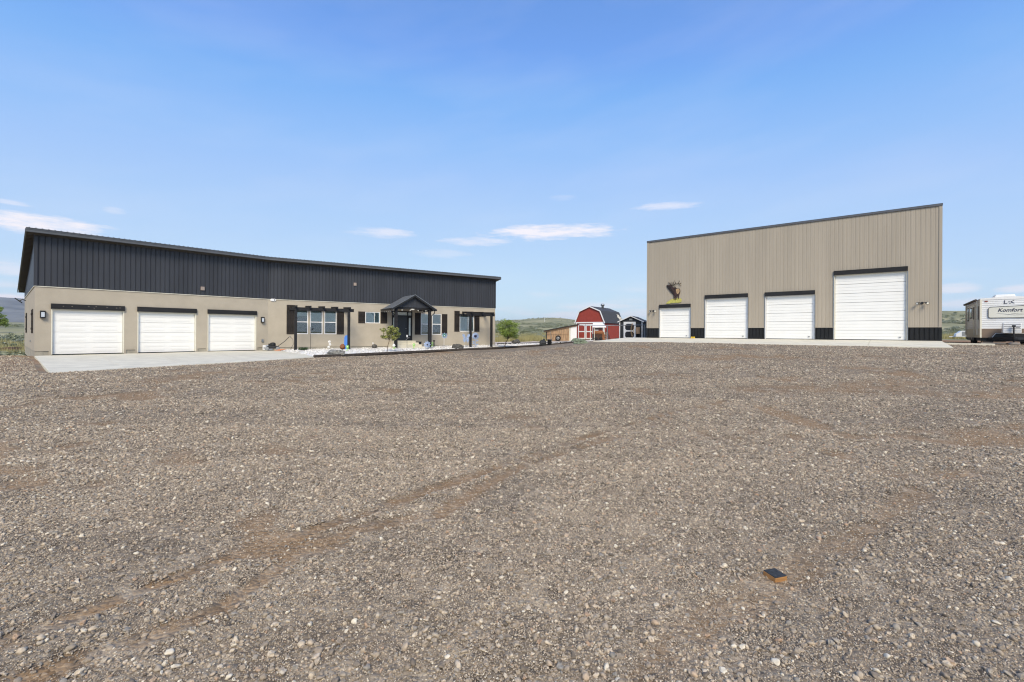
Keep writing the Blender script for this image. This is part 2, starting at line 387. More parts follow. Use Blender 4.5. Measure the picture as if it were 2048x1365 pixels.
def height(x, y):
    x = np.asarray(x, float); y = np.asarray(y, float); r = np.hypot(x, y)
    k = np.minimum(1, 62/np.maximum(r, 1e-6)); hy = yard_h(x*k, y*k)
    hy = np.clip(hy, -.6, 1.3)
    yy = np.maximum(y, .15*r); u = np.where(y > .2*r, x/np.maximum(yy, 1e-3), np.sign(x)*4)
    ratio = np.interp(u, U_K, R_K); Yc = np.interp(u, U_K, C_K)
    t = np.clip((yy-66)/(Yc-66), 0, 3)
    ramp_ = np.where(t < 1, t*(.55+.45*t), 1 - .25*np.minimum((t-1), 1))
    hh = CAMZ + ratio*Yc*ramp_ + (vnoise(x, y, 40, 3)-.5)*3*sstep(80, 200, r)*np.minimum(1, ratio*40) + (vnoise(x, y, 9, 4)-.5)*.5*sstep(60, 90, r)
    w = sstep(58, 100, r)
    left = sstep(-24, -30, x)*sstep(24, 34, y)*sstep(120, 40, r)      # the bank left of the house drops to the sage
    return hy*(1-w) + hh*w - left*.9
def H(x, y): return float(height(np.array([x]), np.array([y]))[0])
def ghit(px, py, hf=None):
    """where the sight line through a photo pixel meets the ground"""
    hf = hf or height; v = ray(px, py); Y = 1.0*1.0025**np.arange(1800); hh = hf(v.x*Y, Y); k = np.nonzero(CAMZ + v.z*Y <= hh)[0]
    if len(k) == 0: return at(px, py, 60)
    return Vector((v.x*Y[k[0]], Y[k[0]], float(hh[k[0]])))

# ------------------------------------------------------------------ tyre tracks and dirt masks on the yard
def pxline(pts): return np.array([[p.x, p.y] for p in (onz(x, y, H(*onz(x, y, .05).xy)) for x, y in pts)])
TRACKS = [(pxline([(-60,1318),(60,1270),(200,1215),(330,1165),(430,1128),(547,1089),(656,1052),(793,1004),(878,973),(1000,931),(1100,898),(1230,858),(1330,830),(1450,800)]), .072, 1.0),
          (pxline([(-40,1400),(120,1340),(300,1275),(434,1226),(591,1113),(708,1062),(878,1028),(960,975),(1049,929),(1180,890),(1330,845)]), .075, .85),
          (pxline([(1290,1365),(1420,1240),(1560,1160),(1690,1090),(1760,1040),(1840,985)]), .10, .55),
          (pxline([(300,760),(520,738),(760,716),(900,706)]), .5, .55), (pxline([(1500,712),(1700,706),(1850,704),(2040,716)]), .6, .7),
          (pxline([(1740,760),(1880,735),(2040,730)]), .5, .5)]
def seg_dist(P, line):
    d = np.full(len(P), 1e9)
    for a, b in zip(line[:-1], line[1:]):
        ab = b-a; t = np.clip(((P-a)@ab)/(ab@ab), 0, 1); d = np.minimum(d, np.linalg.norm(P-(a+t[:,None]*ab), axis=1))
    return d
def track_mask(x, y):
    P = np.stack([x, y], 1); m = np.zeros(len(P))
    for ln, w, k in TRACKS:
        d = seg_dist(P, ln); n = vnoise(x, y, .55, 21)*.6 + vnoise(x, y, .17, 22)*.4
        m = np.maximum(m, k*np.clip(1.3-(d/(w*(.7+.8*vnoise(x, y, .9, 27))))**2, 0, 1)*sstep(.2, .5, n))
    m = np.maximum(m, .8*sstep(.67, .77, vnoise(x, y, 1.6, 23)*.6+vnoise(x, y, .4, 24)*.4))
    return m

# ------------------------------------------------------------------ ground sheet
def build_ground():
    fine = np.radians(np.arange(-66, 66.01, .42)); coarse = np.radians(np.arange(69, 294, 3.0))
    ang = np.r_[fine, coarse]; na = len(ang)
    rad = [0.35]
    while rad[-1] < 5200: rad.append(rad[-1]*1.032 + .01)
    rad = np.array(rad); nr = len(rad)
    A, Rr = np.meshgrid(ang, rad); x = (Rr*np.sin(A)).ravel(); y = (Rr*np.cos(A)).ravel()
    z = height(x, y)
    r = Rr.ravel()
    tm = track_mask(x, y)*sstep(60, 40, r)
    z = z + (vnoise(x, y, 1.3, 5)-.5)*.03*sstep(1, 3, r) + (vnoise(x, y, .35, 6)-.5)*.012*sstep(30, 8, r) - tm*.018*sstep(1, 2, r)*sstep(40, 20, r)
    v = np.column_stack([x, y, z]); v = np.vstack([v, [[0, 0, H(0, 0)]]])
    fs = []
    for i in range(nr-1):
        a = i*na + np.arange(na); b = i*na + (np.arange(na)+1) % na
        fs.append(np.column_stack([a, b, b+na, a+na]))
    fs = np.vstack(fs)[:, ::-1]
    faces = [tuple(f) for f in fs.tolist()] + [(na*nr, k, (k+1) % na) for k in range(na)]
    me = bpy.data.meshes.new('ground'); me.from_pydata(v.tolist(), [], faces); me.update()
    for p in me.polygons: p.use_smooth = True
    if me.polygons[0].normal.z < 0: me.flip_normals()
    # zones: gravel yard, brown dirt, dry grass
    yard = sstep(66, 58, r + (vnoise(x, y, 6, 8)-.5)*8)
    yard = yard*(1 - sstep(-25.5, -27.5, x + (vnoise(x, y, 2, 9)-.5)*2)*sstep(26, 30, y))
    dirt = np.maximum(sstep(30, 36, np.hypot(x-42, y-42)*-1 + 60)*0, sstep(28.5, 31, x + (vnoise(x, y, 3, 10)-.5)*3)*sstep(30.5, 33, y)*sstep(75, 60, r))
    dirt = np.maximum(dirt, .75*sstep(-15, -17, x)*sstep(13, 16, y)*sstep(.35, .7, vnoise(x, y, 2.5, 12)))
    tan = sstep(46, 48.5, y)*sstep(-6, -3, x)*sstep(62, 56, y)*sstep(16, 13, x)
    for nm, arr in (('yard', yard), ('dirt', dirt), ('track', tm), ('tan', tan)):
        at_ = me.attributes.new(nm, 'FLOAT', 'POINT'); at_.data.foreach_set('value', np.r_[arr, arr[0]].astype(np.float32))
    m, t, b = base_mat('ground')
    def attr(n): a = N(t, 'ShaderNodeAttribute'); a.attribute_name = n; return a.outputs['Fac']
    def vor(scale, feat='F1'):
        q = tex(t, 'ShaderNodeTexVoronoi', scale); q.feature = feat; return q
    v1 = vor(46); v2 = vor(19); v3 = vor(8.5); v4 = vor(4.2)
    stops = [(0,(0.045,0.036,0.026)),(.2,(0.124,0.099,0.074)),(.45,(0.249,0.202,0.150)),(.7,(0.181,0.149,0.113)),(.88,(0.373,0.313,0.235)),(1,(0.565,0.497,0.390))]
    def cellcol(vn):
        s_ = N(t, 'ShaderNodeSeparateColor'); L(t, vn.outputs['Color'], s_.inputs[0]); return ramp(t, s_.outputs[0], stops), s_.outputs[1]
    c1, _ = cellcol(v1); c2, _ = cellcol(v2); c3, _ = cellcol(v3)
    c4, _ = cellcol(v4); c = mixc(t, .42, c1, c2); c = mixc(t, .36, c, c3); c = mixc(t, .22, c, c4)
    n0 = tex(t, 'ShaderNodeTexNoise', .35, 5); n1 = tex(t, 'ShaderNodeTexNoise', 3.0, 6); n2 = tex(t, 'ShaderNodeTexNoise', 90, 3)
    c = mixc(t, .55, c, ramp(t, n1.outputs['Fac'], [(.3,(.33,.33,.33)),(.7,(.66,.655,.65))]), 'OVERLAY')
    c = mixc(t, .6, c, ramp(t, n0.outputs['Fac'], [(.32,(.42,.40,.385)),(.68,(.585,.575,.56))]), 'OVERLAY')
    brown = ramp(t, n2.outputs['Fac'], [(.3,(.18,.10,.042)),(.55,(.34,.20,.09)),(.75,(.45,.30,.155))])
    brown = mixc(t, .25, brown, c1)
    c = mixc(t, mth(t, 'MULTIPLY', attr('track'), .85, True), c, brown)
    dn = ramp(t, n1.outputs['Fac'], [(.3,(.17,.10,.06)),(.7,(.34,.22,.13))])
    c = mixc(t, attr('dirt'), c, dn)
    tn = ramp(t, n1.outputs['Fac'], [(.3,(.40,.34,.29)),(.7,(.56,.49,.42))]); c = mixc(t, attr('tan'), c, tn)
    nf = tex(t, 'ShaderNodeTexNoise', .06, 8, rough=.7); nf2 = tex(t, 'ShaderNodeTexNoise', .5, 6)
    field = ramp(t, nf.outputs['Fac'], [(.32,(.15,.16,.10)),(.5,(.25,.24,.14)),(.62,(.34,.31,.19)),(.75,(.40,.36,.26))])
    field = mixc(t, .5, field, ramp(t, nf2.outputs['Fac'], [(.3,(.3,.3,.3)),(.7,(.68,.68,.66))]), 'OVERLAY')
    c = mixc(t, attr('yard'), field, c)
    L(t, c, b.inputs['Base Color']); b.inputs['Roughness'].default_value = .95; b.inputs['Specular IOR Level'].default_value = .15
    hgt = mth(t, 'ADD', mth(t, 'MULTIPLY', v1.outputs['Distance'], -.5), mth(t, 'MULTIPLY', v2.outputs['Distance'], -.9))
    bump(t, b, mth(t, 'MULTIPLY', hgt, attr('yard')), .9, .02)
    o = bpy.data.objects.new('ground', me); me.materials.append(m); COL.objects.link(o); WM[o] = Matrix.Identity(4)
    tag(o, 'brown gravel yard running out into sage and dry grass hills', kind='structure')
    return o
GROUND = build_ground()

# ------------------------------------------------------------------ scatter by geometry nodes (stuff nobody could count)
def scatter(name, pts, rot, scl, protos, label, parent=None):
    n = len(pts); me = bpy.data.meshes.new(name); me.vertices.add(n); me.vertices.foreach_set('co', np.asarray(pts, np.float32).ravel())
    a = me.attributes.new('rot', 'FLOAT_VECTOR', 'POINT'); a.data.foreach_set('vector', np.asarray(rot, np.float32).ravel())
    a = me.attributes.new('scl', 'FLOAT_VECTOR', 'POINT'); a.data.foreach_set('vector', np.asarray(scl, np.float32).ravel())
    a = me.attributes.new('pick', 'INT', 'POINT'); a.data.foreach_set('value', RNG.integers(0, len(protos), n).astype(np.int32))
    me.update()
    o = bpy.data.objects.new(name, me); COL.objects.link(o); WM[o] = Matrix.Identity(4)
    g = bpy.data.node_groups.new(name, 'GeometryNodeTree')
    g.interface.new_socket('Geometry', in_out='INPUT', socket_type='NodeSocketGeometry'); g.interface.new_socket('Geometry', in_out='OUTPUT', socket_type='NodeSocketGeometry')
    gi = g.nodes.new('NodeGroupInput'); go = g.nodes.new('NodeGroupOutput'); ip = g.nodes.new('GeometryNodeInstanceOnPoints'); jn = g.nodes.new('GeometryNodeJoinGeometry')
    for p in reversed(protos):
        oi = g.nodes.new('GeometryNodeObjectInfo'); oi.inputs['Object'].default_value = p; oi.inputs['As Instance'].default_value = True
        g.links.new(oi.outputs['Geometry'], jn.inputs[0])
    def at_(nm, ty):
        q = g.nodes.new('GeometryNodeInputNamedAttribute'); q.data_type = ty; q.inputs['Name'].default_value = nm; return q.outputs['Attribute']
    g.links.new(gi.outputs[0], ip.inputs['Points']); g.links.new(jn.outputs[0], ip.inputs['Instance']); ip.inputs['Pick Instance'].default_value = True
    g.links.new(at_('pick', 'INT'), ip.inputs['Instance Index']); g.links.new(at_('rot', 'FLOAT_VECTOR'), ip.inputs['Rotation']); g.links.new(at_('scl', 'FLOAT_VECTOR'), ip.inputs['Scale'])
    g.links.new(ip.outputs[0], go.inputs[0])
    md = o.modifiers.new('scatter', 'NODES'); md.node_group = g
    tag(o, label, kind='stuff'); return o
def proto(name, mb, m, smooth=True):
    me = mb.mesh(name, smooth); me.materials.append(m); return bpy.data.objects.new(name, me)
def stones(nm, m, k=7):
    out = []
    for i in range(k):
        mb = MB().rock((0,0,0), (.5*random.uniform(.85,1.2), .5*random.uniform(.7,1), .5*random.uniform(.45,.75)), seed=i*3+1, sub=1, rough=.55, flat=1)
        out.append(proto(nm, mb, m, i % 2 == 0))
    return out
def inpoly(x, y, poly):
    r = np.zeros(len(x), bool); n = len(poly)
    for i in range(n):
        (xa, ya), (xb, yb) = poly[i], poly[(i+1) % n]
        r ^= ((ya > y) != (yb > y)) & (x < (xb-xa)*(y-ya)/(yb-ya+1e-12)+xa)
    return r
def blocked(x, y):
    """apron, bed and buildings: no loose gravel there"""
    a = [(-24.6,23.2),(-14.45,13.95),(-10.35,23.6),(-9.5,26.6),(-6.0,33.0),(-1.2,39.2),(2.6,43.8),(6.6,41.6),(8.0,36.4),(7.0,34.9),(6.4,35.0),(9.9,33.0),(22.1,22.75),(27,28),(40,60),(-40,60),(-36,33)]
    return inpoly(x, y, a)
def gravel():
    P = []; S = []
    bands = [(1.05,1.6),(1.6,2.2),(2.2,3.0),(3.0,4.0),(4.0,5.4),(5.4,7.2),(7.2,9.6),(9.6,13.0),(13.,17.5),(17.5,23.5),(23.5,32.)]
    for y0, y1 in bands:
        ym = (y0+y1)/2; dmin = max(.0058, (.95 if ym < 4 else (.82 if ym < 8 else .9))*ym/455); half = 1.22*y1 + .6 if y1 < 14 else 1.2*y1; area = 2*half*(y1-y0)
        cover = float(np.interp(ym, [3, 7, 12, 20, 28], [.95, .75, .5, .34, .24]))
        n = int(area*cover/(.60*(dmin*1.6)**2))
        x = RNG.uniform(-half, half, n); y = RNG.uniform(y0, y1, n)
        dm = np.maximum(.0058, np.interp(y, [2, 7, 12], [.95, .84, .88])*y/455)
        d = np.minimum(dm*(RNG.pareto(2.7, n)*.75 + .8)*np.interp(y, [3, 9], [1, .86]), np.minimum(.055, dm*np.interp(y, [2, 4, 10], [6, 4, 2.3])))
        keep = np.abs(x) < 1.22*y + .6
        tm = track_mask(x, y); pn = vnoise(x, y, .8, 31)
        keep &= RNG.random(n) > tm*.74
        keep &= RNG.random(n) < (.40 + .85*pn)*np.clip(1.15-.2*vnoise(x, y, 3.0, 33), 0, 1)
        d = d*(1-.35*tm)
        if y1 > 9: keep &= ~blocked(x, y)
        P.append(np.stack([x, y], 1)[keep]); S.append(d[keep])
    P = np.vstack(P); S = np.concatenate(S); x, y = P[:,0], P[:,1]
    z = height(x, y) + (vnoise(x, y, 1.3, 5)-.5)*.03 + (vnoise(x, y, .35, 6)-.5)*.012 - track_mask(x, y)*.018
    pts = np.column_stack([x, y, z + S*.2]); n = len(pts)
    rot = np.column_stack([RNG.normal(0,.35,n), RNG.normal(0,.35,n), RNG.uniform(0,6.283,n)])
    scl = S[:,None]*RNG.uniform(.8,1.25,(n,3)); 
    scatter('gravel', pts, rot, scl, stones('gravel_stone', STONE), 'loose rounded brown and grey gravel covering the yard')
    return n
N_GRAVEL = gravel()

# ------------------------------------------------------------------ far mesa
def far_mesa():
    mb = MB(); vs = []; fs = []; na, nr = 90, 14
    for j in range(nr):
        for i in range(na):
            a = math.radians(-78 + 44*i/(na-1)); t = j/(nr-1); r = 2300 + 1500*t
            h = 156*min(1, t*1.7)**.85 * (1 - .8*max(0, (math.degrees(a)+44)/10)**1.2 if a > math.radians(-44) else 1)
            h = max(h, -5) + mnoise.noise(Vector((a*22, t*5, 0)))*14*min(1, t*3)*(1-t*.8) + mnoise.noise(Vector((a*60, t*9, 4)))*5*(1-t)
            if j == nr-1: h = max(h, -5)
            vs.append((r*math.sin(a), r*math.cos(a), h-6*(j == 0)))
    for j in range(nr-1):
        for i in range(na-1): fs.append((j*na+i, j*na+i+1, (j+1)*na+i+1, (j+1)*na+i))
    mb.add(vs, fs)
    m = mat('mesa_scrub', (.15,.145,.125), .95, .45, .012, stretch=(1,1,5))
    o = obj('far_mesa', mb, m, smooth=True); tag(o, 'long flat topped mesa far beyond the house', kind='structure')
far_mesa()

# ------------------------------------------------------------------ frames of the two buildings
A1, A2 = math.radians(41.6), math.radians(56.4)
C1 = Vector((-24.4, 23.25)); D1 = Vector((math.sin(A1), math.cos(A1))); D2 = Vector((math.sin(A2), math.cos(A2))); LEN1, LEN2 = 11.2, 18.5
B0 = C1 + D1*LEN1
IN1 = Vector((-D1.y, D1.x)); IN2 = Vector((-D2.y, D2.x))
F1 = frame(C1, D1); F2 = frame(B0, D2)
DEPTH = 14.0
FL = frame(C1 + IN1*DEPTH, -IN1)                       # left end wall, x runs back to front
END2 = B0 + D2*LEN2
FR = frame(END2, IN2)                                  # right end wall, x runs front to back
D3 = Vector((.774, -.633)); S0 = Vector((11.65, 39.2)); LEN3 = 18.45
F3 = frame(S0, D3); IN3 = Vector((-D3.y, D3.x))
SLAB3 = 1.23

# ------------------------------------------------------------------ concrete aprons
def apron(name, label, quads, th=.12):
    root = thing(name, label, 'pavement', T(*quads[0][0]))
    del root['category']; tag(root, kind='structure')
    for q in quads:
        c = sum((Vector(p) for p in q), Vector())/4
        q = [Vector(p) + (c-Vector(p)).normalized()*.012 for p in q]
        obj('slab', MB().slab([p - c for p in q], th), CONCRETE, root, Matrix.Translation(c), bevel=.01)
ZA = .24
bx = [onz(x, y, ZA) for x, y in ((69,712.2),(193,709.2),(311,706.3),(430,703.2),(585,700.5))]
fx = [onz(x, y, ZA-.02) for x, y in ((100,746),(252,737),(365,730.5),(490,723.5),(628,714.5))]
bx = [b + Vector((IN1.x, IN1.y, 0))*.05 for b in bx]
apron('garage_apron', 'pale concrete apron in front of the three garage doors', [(fx[i], fx[i+1], bx[i+1], bx[i]) for i in range(4)])
def P3(s, n, z): return Vector((*(S0 + D3*s - IN3*n), z))
sj = [-1.9, 2.6, 7.0, 11.4, 15.1, 18.5]
def z3(n): return SLAB3 - .02 - .045*n
apron('shop_apron', 'long pale concrete apron sloping down from the shop doors',
      [(P3(sj[i], 6, z3(6)), P3(sj[i+1], 6, z3(6)), P3(sj[i+1], -.1, z3(0)), P3(sj[i], -.1, z3(0))) for i in range(5)], .16)
apron('side_walk', 'narrow concrete strip along the right side of the shop', [(P3(18.6,.5,1.09), P3(20.6,.4,1.07), P3(20.8,-.5,1.07), P3(18.6,-.5,1.09))], .12)

# ------------------------------------------------------------------ white rock bed along the house
W_LINE = [Vector((*(B0 + D2*s), 0)) for s in (.4, 3, 6, 9, 12, 15, 18.5)] + [Vector((-1.0,44.5,0)), Vector((2.5,48.3,0)), Vector((5.0,48.2,0)), Vector((8.5,46.5,0))]
W_Z = [.26,.28,.32,.36,.38,.41,.44,.45,.47,.55,.86]
C_LINE = [onz(628,714.4,.19), onz(690,711.8,.17), onz(760,708.2,.17), onz(830,704.8,.17), onz(880,702.2,.18), onz(930,699.6,.20), onz(985,697,.22), onz(1030,694.6,.28), onz(1075,691.6,.37), onz(1120,688,.55), onz(1160,684.6,.76)]
def resample(pts, n):
    L_ = [0]
    for a, b in zip(pts[:-1], pts[1:]): L_.append(L_[-1] + (b-a).length)
    out = []
    for k in range(n):
        t = L_[-1]*k/(n-1)
        i = max(j for j in range(len(L_)-1) if L_[j] <= t + 1e-9); f = (t-L_[i])/(L_[i+1]-L_[i]); out.append(pts[i].lerp(pts[i+1], f))
    return out
BEDN = 60
bw = []; bc = []
for k in range(BEDN):
    f = k/(BEDN-1)*(len(W_LINE)-1); i = min(int(f), len(W_LINE)-2); f -= i
    p = W_LINE[i].lerp(W_LINE[i+1], f); p.z = W_Z[i]*(1-f) + W_Z[i+1]*f; bw.append(p)
    bc.append(C_LINE[i].lerp(C_LINE[i+1], f))
BED_GRID = [[bw[k].lerp(bc[k], j/14) for j in range(15)] for k in range(BEDN)]
BEDP = np.array([[p.x, p.y, p.z] for row in BED_GRID for p in row])
def HB(x, y):
    d = np.hypot(BEDP[None,:,0]-x[:,None], BEDP[None,:,1]-y[:,None]); i = d.argmin(1); m = d[np.arange(len(x)), i]
    return np.maximum(height(x, y), np.where(m < .5, BEDP[i,2], -9))
def gb(px, py): return ghit(px, py, HB)
def white_bed():
    mb = MB(); vs = []; fs = []
    for k in range(BEDN):
        for j in range(15):
            p = BED_GRID[k][j]; vs.append((p.x, p.y, p.z + .02*mnoise.noise(p*1.7)))
    for k in range(BEDN-1):
        for j in range(14): fs.append((k*15+j, k*15+j+1, (k+1)*15+j+1, (k+1)*15+j))
    mb.add(vs, fs)
    m, t, b = base_mat('white_rock_bed'); v = tex(t, 'ShaderNodeTexVoronoi', 16); s_ = N(t, 'ShaderNodeSeparateColor'); L(t, v.outputs['Color'], s_.inputs[0])
    n = tex(t, 'ShaderNodeTexNoise', 1.1, 5)
    c = ramp(t, s_.outputs[0], [(0,(.30,.28,.26)),(.12,(.55,.53,.5)),(.5,(.72,.71,.69)),(1,(.82,.81,.79))])
    c = mixc(t, .5, c, ramp(t, n.outputs['Fac'], [(.3,(.38,.37,.36)),(.6,(.6,.6,.6))]), 'OVERLAY')
    L(t, c, b.inputs['Base Color']); b.inputs['Roughness'].default_value = .9; bump(t, b, v.outputs['Distance'], 1.0, -.04)
    o = obj('white_rock_bed', mb, m); tag(o, 'white crushed rock bed between the house and the gravel', kind='structure')
    n = 4200; k = RNG.uniform(0, BEDN-1.01, n); j = RNG.uniform(0, 14, n)*1.0; pts = []
    for a, q in zip(k, j):
        i = int(a); p = bw[i].lerp(bw[i+1], a-i).lerp(bc[i].lerp(bc[i+1], a-i), q/14); pts.append((p.x, p.y, p.z+.01))
    s = RNG.uniform(.05, .13, n)
    scatter('white_rocks', np.array(pts), np.column_stack([RNG.normal(0,.4,n), RNG.normal(0,.4,n), RNG.uniform(0,6.28,n)]), s[:,None]*RNG.uniform(.7,1.2,(n,3)), stones('white_stone', WHITEROCK, 4), 'loose white rocks scattered over the planting bed')
white_bed()
def edging(pts, label, m, h=.12, w=.12):
    root = thing('garden_edging', label, 'edging', Matrix.Translation(pts[0]))
    for a, b in zip(pts[:-1], pts[1:]):
        d = (b-a).normalized(); obj('timber', MB().bar((a+d*.01)-a + Vector((0,0,h/2-.03)), (b-d*.01)-a + Vector((0,0,h/2-.03)), w, h), m, root, Matrix.Translation(a))
edging(C_LINE, 'dark low timber edging along the front of the white rock bed', mat('edging_wood', (.075,.06,.05), .85, .4, 6), .13, .12)
edging([Vector((-1.4,44.2,.44)), Vector((2.4,48.4,.46)), Vector((5.2,48.3,.55)), Vector((7.2,46.8,.70))], 'dark timber edging behind the white rock path right of the house', BLACKTRIM, .13, .12)

# ------------------------------------------------------------------ house
HOUSE = thing('house', 'long bent tan stucco house with charcoal metal upper wall and three garage doors', 'house', T(B0.x, B0.y, .25))
ZP, ZT = 3.80, 6.44                       # top of stucco, top of wall
def wall_open(mb, s0, s1, z0, z1, ops, rev=.16):
    xs = sorted({s0, s1, *[o[0] for o in ops], *[o[1] for o in ops]}); zs = sorted({z0, z1, *[o[2] for o in ops], *[o[3] for o in ops]})
    for a, b in zip(xs[:-1], xs[1:]):
        for c, d in zip(zs[:-1], zs[1:]):
            mx, mz = (a+b)/2, (c+d)/2
            if any(o[0] < mx < o[1] and o[2] < mz < o[3] for o in ops): continue
            mb.quad((a,0,c),(b,0,c),(b,0,d),(a,0,d))
    for a, b, c, d in ops:
        mb.quad((a,0,c),(a,rev,c),(a,rev,d),(a,0,d)); mb.quad((b,0,c),(b,0,d),(b,rev,d),(b,rev,c))
        mb.quad((a,0,d),(a,rev,d),(b,rev,d),(b,0,d))
        if c > z0+.01: mb.quad((a,0,c),(b,0,c),(b,rev,c),(a,rev,c))
GD = [(.60, 3.52), (4.11, 6.98), (7.60, 10.45)]
WIN = [(1.72,2.58,1.37,3.13,'dh'),(2.71,3.57,1.37,3.13,'dh'),(3.69,4.55,1.37,3.13,'dh'),(6.69,7.84,2.24,3.13,'slide'),(11.26,12.12,1.37,3.13,'dh'),(12.26,13.12,1.37,3.13,'dh'),(14.86,16.29,1.65,3.13,'slide')]
DOOR = (8.79, 10.50, .88, 3.25)
ops1 = [(a, b, .30, 2.64) for a, b in GD]
mb = MB(); wall_open(mb, 0, LEN1, .44, ZP, [(a, b, .44, 2.64) for a, b in GD]); obj('stucco_wall', mb, STUCCO, HOUSE, F1)
mb = MB(); wall_open(mb, 0, LEN2, .44, ZP, [w[:4] for w in WIN] + [DOOR]); obj('stucco_wall', mb, STUCCO, HOUSE, F2)
SIDEWIN = [(11.3,12.2,1.38,2.62), (3.2,4.1,1.38,2.62)]
mb = MB(); wall_open(mb, 0, DEPTH, .44, ZP, SIDEWIN); obj('stucco_wall', mb, STUCCO, HOUSE, FL)
obj('stucco_wall', MB().quad((0,0,.44),(DEPTH,0,.44),(DEPTH,0,ZP),(0,0,ZP)), STUCCO, HOUSE, FR)
slope = .15
bis = (IN1 + IN2).normalized(); bis = bis / bis.dot(IN1)         # mitre direction, unit depth in both wings
bk = [C1 + IN1*DEPTH, B0 + bis*DEPTH, END2 + IN2*DEPTH]; zb = ZT - slope*DEPTH
mb = MB()
for a, b in zip(bk[:-1], bk[1:]): mb.quad((b.x,b.y,.1),(a.x,a.y,.1),(a.x,a.y,zb),(b.x,b.y,zb))
obj('back_wall', mb, STUCCO, HOUSE, Matrix.Identity(4))
# foundation strip, set back a little
def found(M, s0, s1): 
    obj('foundation', MB().box(s0, s1, .035, .3, -.15, .44), FOUND, HOUSE, M)
prev = .02
for a, b in GD + [(LEN1-.02, 0)]: found(F1, prev + .0, a-.09); prev = b+.09
found(F2, .05, LEN2-.02); found(FL, .02, DEPTH-.02); found(FR, .02, DEPTH)
for a, b in GD:
    obj('stucco_return', MB().box(a-.09, a, .001, .3, .1, .44), STUCCO, HOUSE, F1); obj('stucco_return', MB().box(b, b+.09, .001, .3, .1, .44), STUCCO, HOUSE, F1)
# upper siding: one object per metal sheet
def sheets(M, parent, s0, s1, z0, z1, m, cuts=(), w=.9144, name='siding_sheet', minor=0, y=-.012, depth=-.028, rw=.034):
    s = s0
    while s < s1-.02:
        e = min(s+w, s1); brk = sorted({s, e, *[q for c in cuts for q in c[:2] if s < q < e]}); mb = MB()
        for a, b in zip(brk[:-1], brk[1:]):
            zz = z0
            for c in cuts:
                if c[0] <= (a+b)/2 <= c[1]: zz = max(z0, c[2])
            if (z1(a) if callable(z1) else z1) - zz > .02: mb.ribs(a, b, zz, z1, depth=depth, rw=rw, phase=s0+.1143, minor=minor, y=y)
        if mb.v: obj(name, mb, m, parent, M)
        s = e
sheets(F1, HOUSE, .02, LEN1-.012, ZP, ZT, DARKMETAL)
sheets(F2, HOUSE, .012, LEN2-.02, ZP, ZT, DARKMETAL)
sheets(FL, HOUSE, .0, DEPTH-.01, ZP, lambda q: ZT - slope*(DEPTH-q), DARKMETAL)
sheets(FR, HOUSE, .01, DEPTH, ZP, lambda q: ZT - slope*q, DARKMETAL)
obj('corner_trim', MB().box(-.035,.09,-.045,-.03,ZP,ZT).box(-.045,-.03,-.045,.10,ZP,ZT), DARKMETAL, HOUSE, F1)
obj('corner_trim', MB().box(LEN2-.09,LEN2+.035,-.045,-.03,ZP,ZT), DARKMETAL, HOUSE, F2)
for M, s0, s1 in ((F1,-.02,LEN1-.004),(F2,.004,LEN2+.02),(FL,-.02,DEPTH+.02)):
    obj('drip_flashing', MB().box(s0, s1, -.035, .0, ZP-.035, ZP-.004), CREAM, HOUSE, M)
# roof: two wings mitred at the bend
OV, LOV = .45, .33
def q3(p, z): return Vector((p.x, p.y, z))
def roofpoly(zo, o_f=OV, o_b=.4, lo=LOV):
    f0 = C1 - D1*lo - IN1*o_f; f1 = B0 - bis*o_f; f2 = END2 + D2*lo - IN2*o_f
    b0 = C1 - D1*lo + IN1*(DEPTH+o_b); b1 = B0 + bis*(DEPTH+o_b); b2 = END2 + D2*lo + IN2*(DEPTH+o_b)
    zf = ZT + slope*o_f + zo; zk = ZT - slope*(DEPTH+o_b) + zo
    return [q3(f0,zf), q3(f1,zf), q3(b1,zk), q3(b0,zk)], [q3(f1,zf), q3(f2,zf), q3(b2,zk), q3(b1,zk)]
ra, rb = roofpoly(.165)
for q in (ra, rb): obj('roof', MB().slab(q, .03), ROOFMETAL, HOUSE, Matrix.Identity(4))
# roof ribs seen at the front edge
for q, ln, d in ((ra, LEN1+LOV, D1), (rb, LEN2+LOV, D2)):
    mb = MB(); n = int((q[1]-q[0]).length/.2286)
    for k in range(n):
        a = q[0].lerp(q[1], (k+.5)/n); b = q[3].lerp(q[2], (k+.5)/n); up = Vector((0,0,.012)); mb.bar(a+up, b+up, .05, .03)
    obj('roof_ribs', mb, ROOFMETAL, HOUSE, Matrix.Identity(4))
sa, sb = roofpoly(-.045, OV-.03, .36, LOV-.03)
for q in (sa, sb): obj('soffit', MB().slab(q, .02), SOFFIT, HOUSE, Matrix.Identity(4))
mb = MB()                                               # grooves across the left rake soffit
a0, b0 = sa[0], sa[3]
for k in range(60):
    p = a0.lerp(b0, (k+.5)/60) - Vector((0,0,.028)); mb.bar(p + Vector((D1.x,D1.y,0))*.02, p + Vector((D1.x,D1.y,0))*(LOV-.06), .05, .012)
obj('soffit_slats', mb, SOFFIT, HOUSE, Matrix.Identity(4))
FASC = mat('fascia_metal', (.115,.118,.125), .35, .1, 2, metal=.2)
fa, fb = roofpoly(.0)
def fascia(p, q, nm='fascia'):
    u = Vector((0,0,1)); o = bpy.data.objects
    mb = MB().bar(p + u*.035, q + u*.035, .03, .17); obj(nm, mb, FASC, HOUSE, Matrix.Identity(4))
    out = (q-p).normalized().cross(u)*.018
    obj('fascia_lip', MB().bar(p + u*.085 + out, q + u*.085 + out, .02, .035).bar(p - u*.045 + out, q - u*.045 + out, .02, .02), ROOFMETAL, HOUSE, Matrix.Identity(4))
fascia(fa[0], fa[1]); fascia(fb[0], fb[1]); fascia(fa[3], fa[0]); fascia(fb[1], fb[2])

